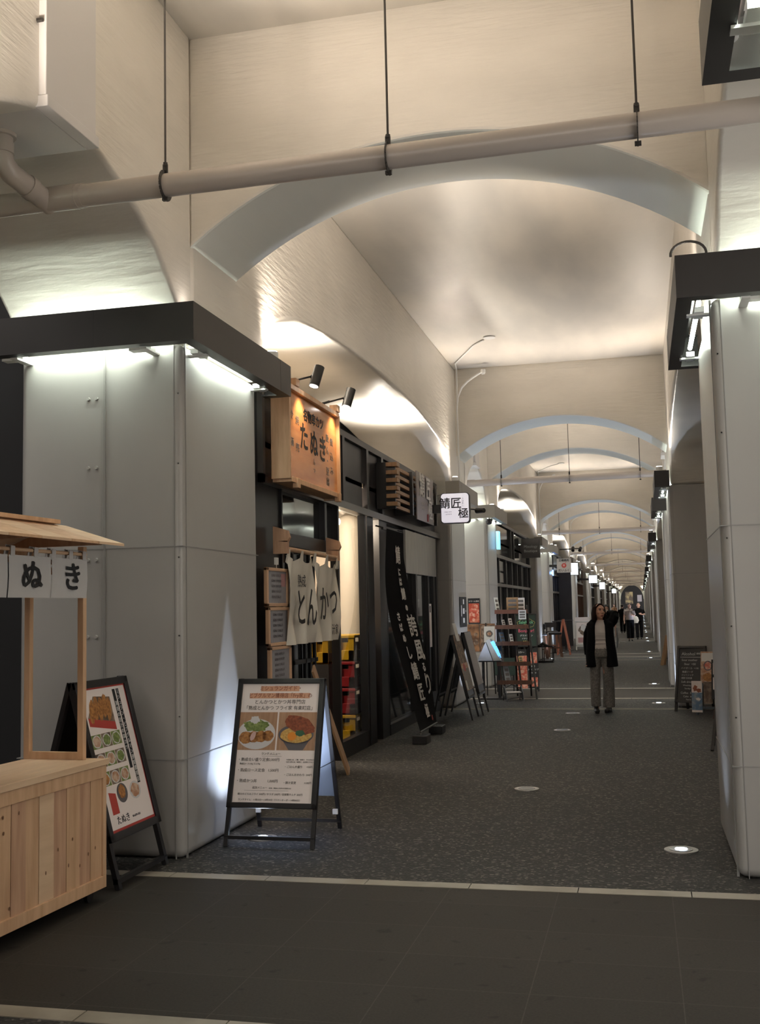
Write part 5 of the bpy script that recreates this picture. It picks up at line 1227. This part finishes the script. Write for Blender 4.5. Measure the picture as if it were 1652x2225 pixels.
def walker(label, loc, rz, h, top, bottom, hair, skn, long_skirt=False, bag=False, mask=False, arm_up=0, man=False, tilt=0):
    s = h/1.62; t = thing('person', label, 'person', loc, rz); S = Matrix.Scale(s, 4)
    hc = Vector((0, -.02, 1.475)); HM = Matrix.Rotation(R(tilt), 4, 'X')
    def f(m):
        m.v = [S @ v for v in m.v]; return m
    m = MB(); head_shape(m, hc, HM)
    m.tube([(0, .02, 1.25), (0, .0, 1.42)], [.055, .048], 14)
    w = 1.15 if man else 1.0
    m.tube([(0, 0, .86), (0, 0, 1.0), (0, 0, 1.15), (0, 0, 1.28), (0, 0, 1.33)], [(.145*w, .10), (.13*w, .095), (.15*w, .11), (.16*w, .09), (.07, .06)], 18)
    for sx, st in ((-1, -.16), (1, .14)):
        m.tube([(sx*.08, 0, .88), (sx*.08, st*.5-.02, .48), (sx*.07, st, .09)], [(.085, .09), (.055, .06), (.036, .04)], 12)
        m.tube([(sx*.07, st+.04, .04), (sx*.07, st-.10, .035)], [.035, .026], 10)
    m.tube([(-.155*w, 0, 1.28), (-.21*w, .01, 1.06), (-.235*w, -.06, .86)], [.045, .036, .024], 10); hand(m, (-.235*w, -.07, .84), (0, -.2, -1), (0, -1, 0), None, .6)
    if arm_up:
        m.tube([(.155*w, 0, 1.28), (.20*w, -.02, 1.08), (.13, -.20, 1.08)], [.045, .036, .024], 10); hand(m, (.13, -.21, 1.08), (-.5, -.6, .3), (0, 0, 1), None, 1.0)
    else:
        m.tube([(.155*w, 0, 1.28), (.21*w, .03, 1.06), (.25*w, .0, .86)], [.045, .036, .024], 10); hand(m, (.25*w, -.01, .84), (0, -.2, -1), (0, -1, 0), None, .6)
    f(m); fused(m, .011, 'body', skn, t, 1)
    m = MB(); m.M = Matrix.Identity(4); m.ball((0, .01, 1.523), .084, .098, .088, 16, 12)
    if not man:
        m.tube([(0, .05, 1.52), (0, .06, 1.42), (0, .05, 1.36)], [(.08, .05), (.075, .04), (.06, .03)], 14); m.tube([(-.07, -.02, 1.53), (-.075, -.02, 1.42)], .022, 8); m.tube([(.07, -.02, 1.53), (.075, -.02, 1.42)], .022, 8); m.tube([(-.05, -.075, 1.545), (.05, -.075, 1.545)], .017, 8)
    f(m); fused(m, .012, 'hair', hair, t, 1)
    m = MB(); m.tube([(0, 0, .90), (0, 0, 1.0), (0, 0, 1.15), (0, 0, 1.28), (0, .01, 1.34), (0, .01, 1.37)], [(.165*w, .125), (.155*w, .12), (.172*w, .135), (.178*w, .112), (.09, .075), (.06, .06)], 20)
    for sx in (-1, 1): m.tube([(sx*.15*w, 0, 1.29), (sx*.20*w, .01, 1.12)] if man or sx < 0 or not arm_up else [(sx*.15*w, 0, 1.29), (sx*.205*w, -.02, 1.10)], [.062, .060], 12)
    f(m); fused(m, .013, 'shirt', top, t, 1)
    m = MB(); m.tube([(0, 0, .94), (0, 0, .80)], [(.158, .12), (.175, .13)], 18)
    for sx, st in ((-1, -.16), (1, .14)):
        b_ = (.095, .10) if long_skirt else (.085, .09)
        m.tube([(sx*.082, 0, .88), (sx*.085, st*.5-.01, .50), (sx*.075, st, .13 if long_skirt else .08)], [b_, (b_[0]*.95, b_[1]*.95), (.085, .09) if long_skirt else (.065, .07)], 14)
    f(m); fused(m, .013, 'trousers', bottom, t, 1)
    for sx, st in ((-1, -.16), (1, .14)):
        m = MB(); m.tube([(sx*.07, st+.06, .035), (sx*.07, st-.03, .042), (sx*.07, st-.13, .03)], [.038, .042, .028], 12); f(m); m.build('shoe', blk, t, smooth=True)
    A = S; m = MB()
    for x in (-1, 1): m.ball((x*.030, -.0935, 1.489), .011, .006, .006, 8, 6)
    f(m); m.build('eyes', ink, t, smooth=True)
    if mask: m = MB(); m.ball((0, -.078, 1.437), .052, .038, .044, 14, 10); f(m); m.build('face_mask', whitem, t, smooth=True)
    return t
walker('person in a beige top and long black trousers beside the man in black', (-.50, 47.3, 0), R(4), 1.60, teeg, blackcloth, hairb, skin2, True, arm_up=1, tilt=6)
tm = walker('person in a black short-sleeved shirt and black trousers holding a white bag', (-.13, 49.6, 0), R(-4), 1.64, blackcloth, blackcloth, hairb, skin2, man=True, arm_up=1)
m = MB(); m.tube([(0, 0, .0), (0, 0, .12), (.01, 0, .26), (0, 0, .30)], [(.10, .05), (.15, .08), (.10, .06), (.04, .03)], 16); m.M = Matrix.Identity(4)
o = m.build('carrier_bag', whitem, smooth=True); o.location = (-.28, 49.25, .72); tag(o, 'white carrier bag held by the man in black', 'bag')
walker('person in white seen between the couple, walking behind them', (-.62, 56.0, 0), 0, 1.63, teew, palegrey, hairb, skin2, man=True)
walker('person all in black seen from behind, left of the couple', (-1.02, 60.5, 0), R(180), 1.58, blackcloth, blackcloth, hairb, skin2, man=True)
walker('person with a white mask partly hidden behind the woman in the black vest', (-.93, 30.0, 0), 0, 1.58, blackcloth, blackcloth, hairb, skin2, mask=True)
walker('person in dark clothes far down the left side of the passage', (-2.2, 92, 0), 0, 1.62, brownp, blackcloth, hairb, skin2)
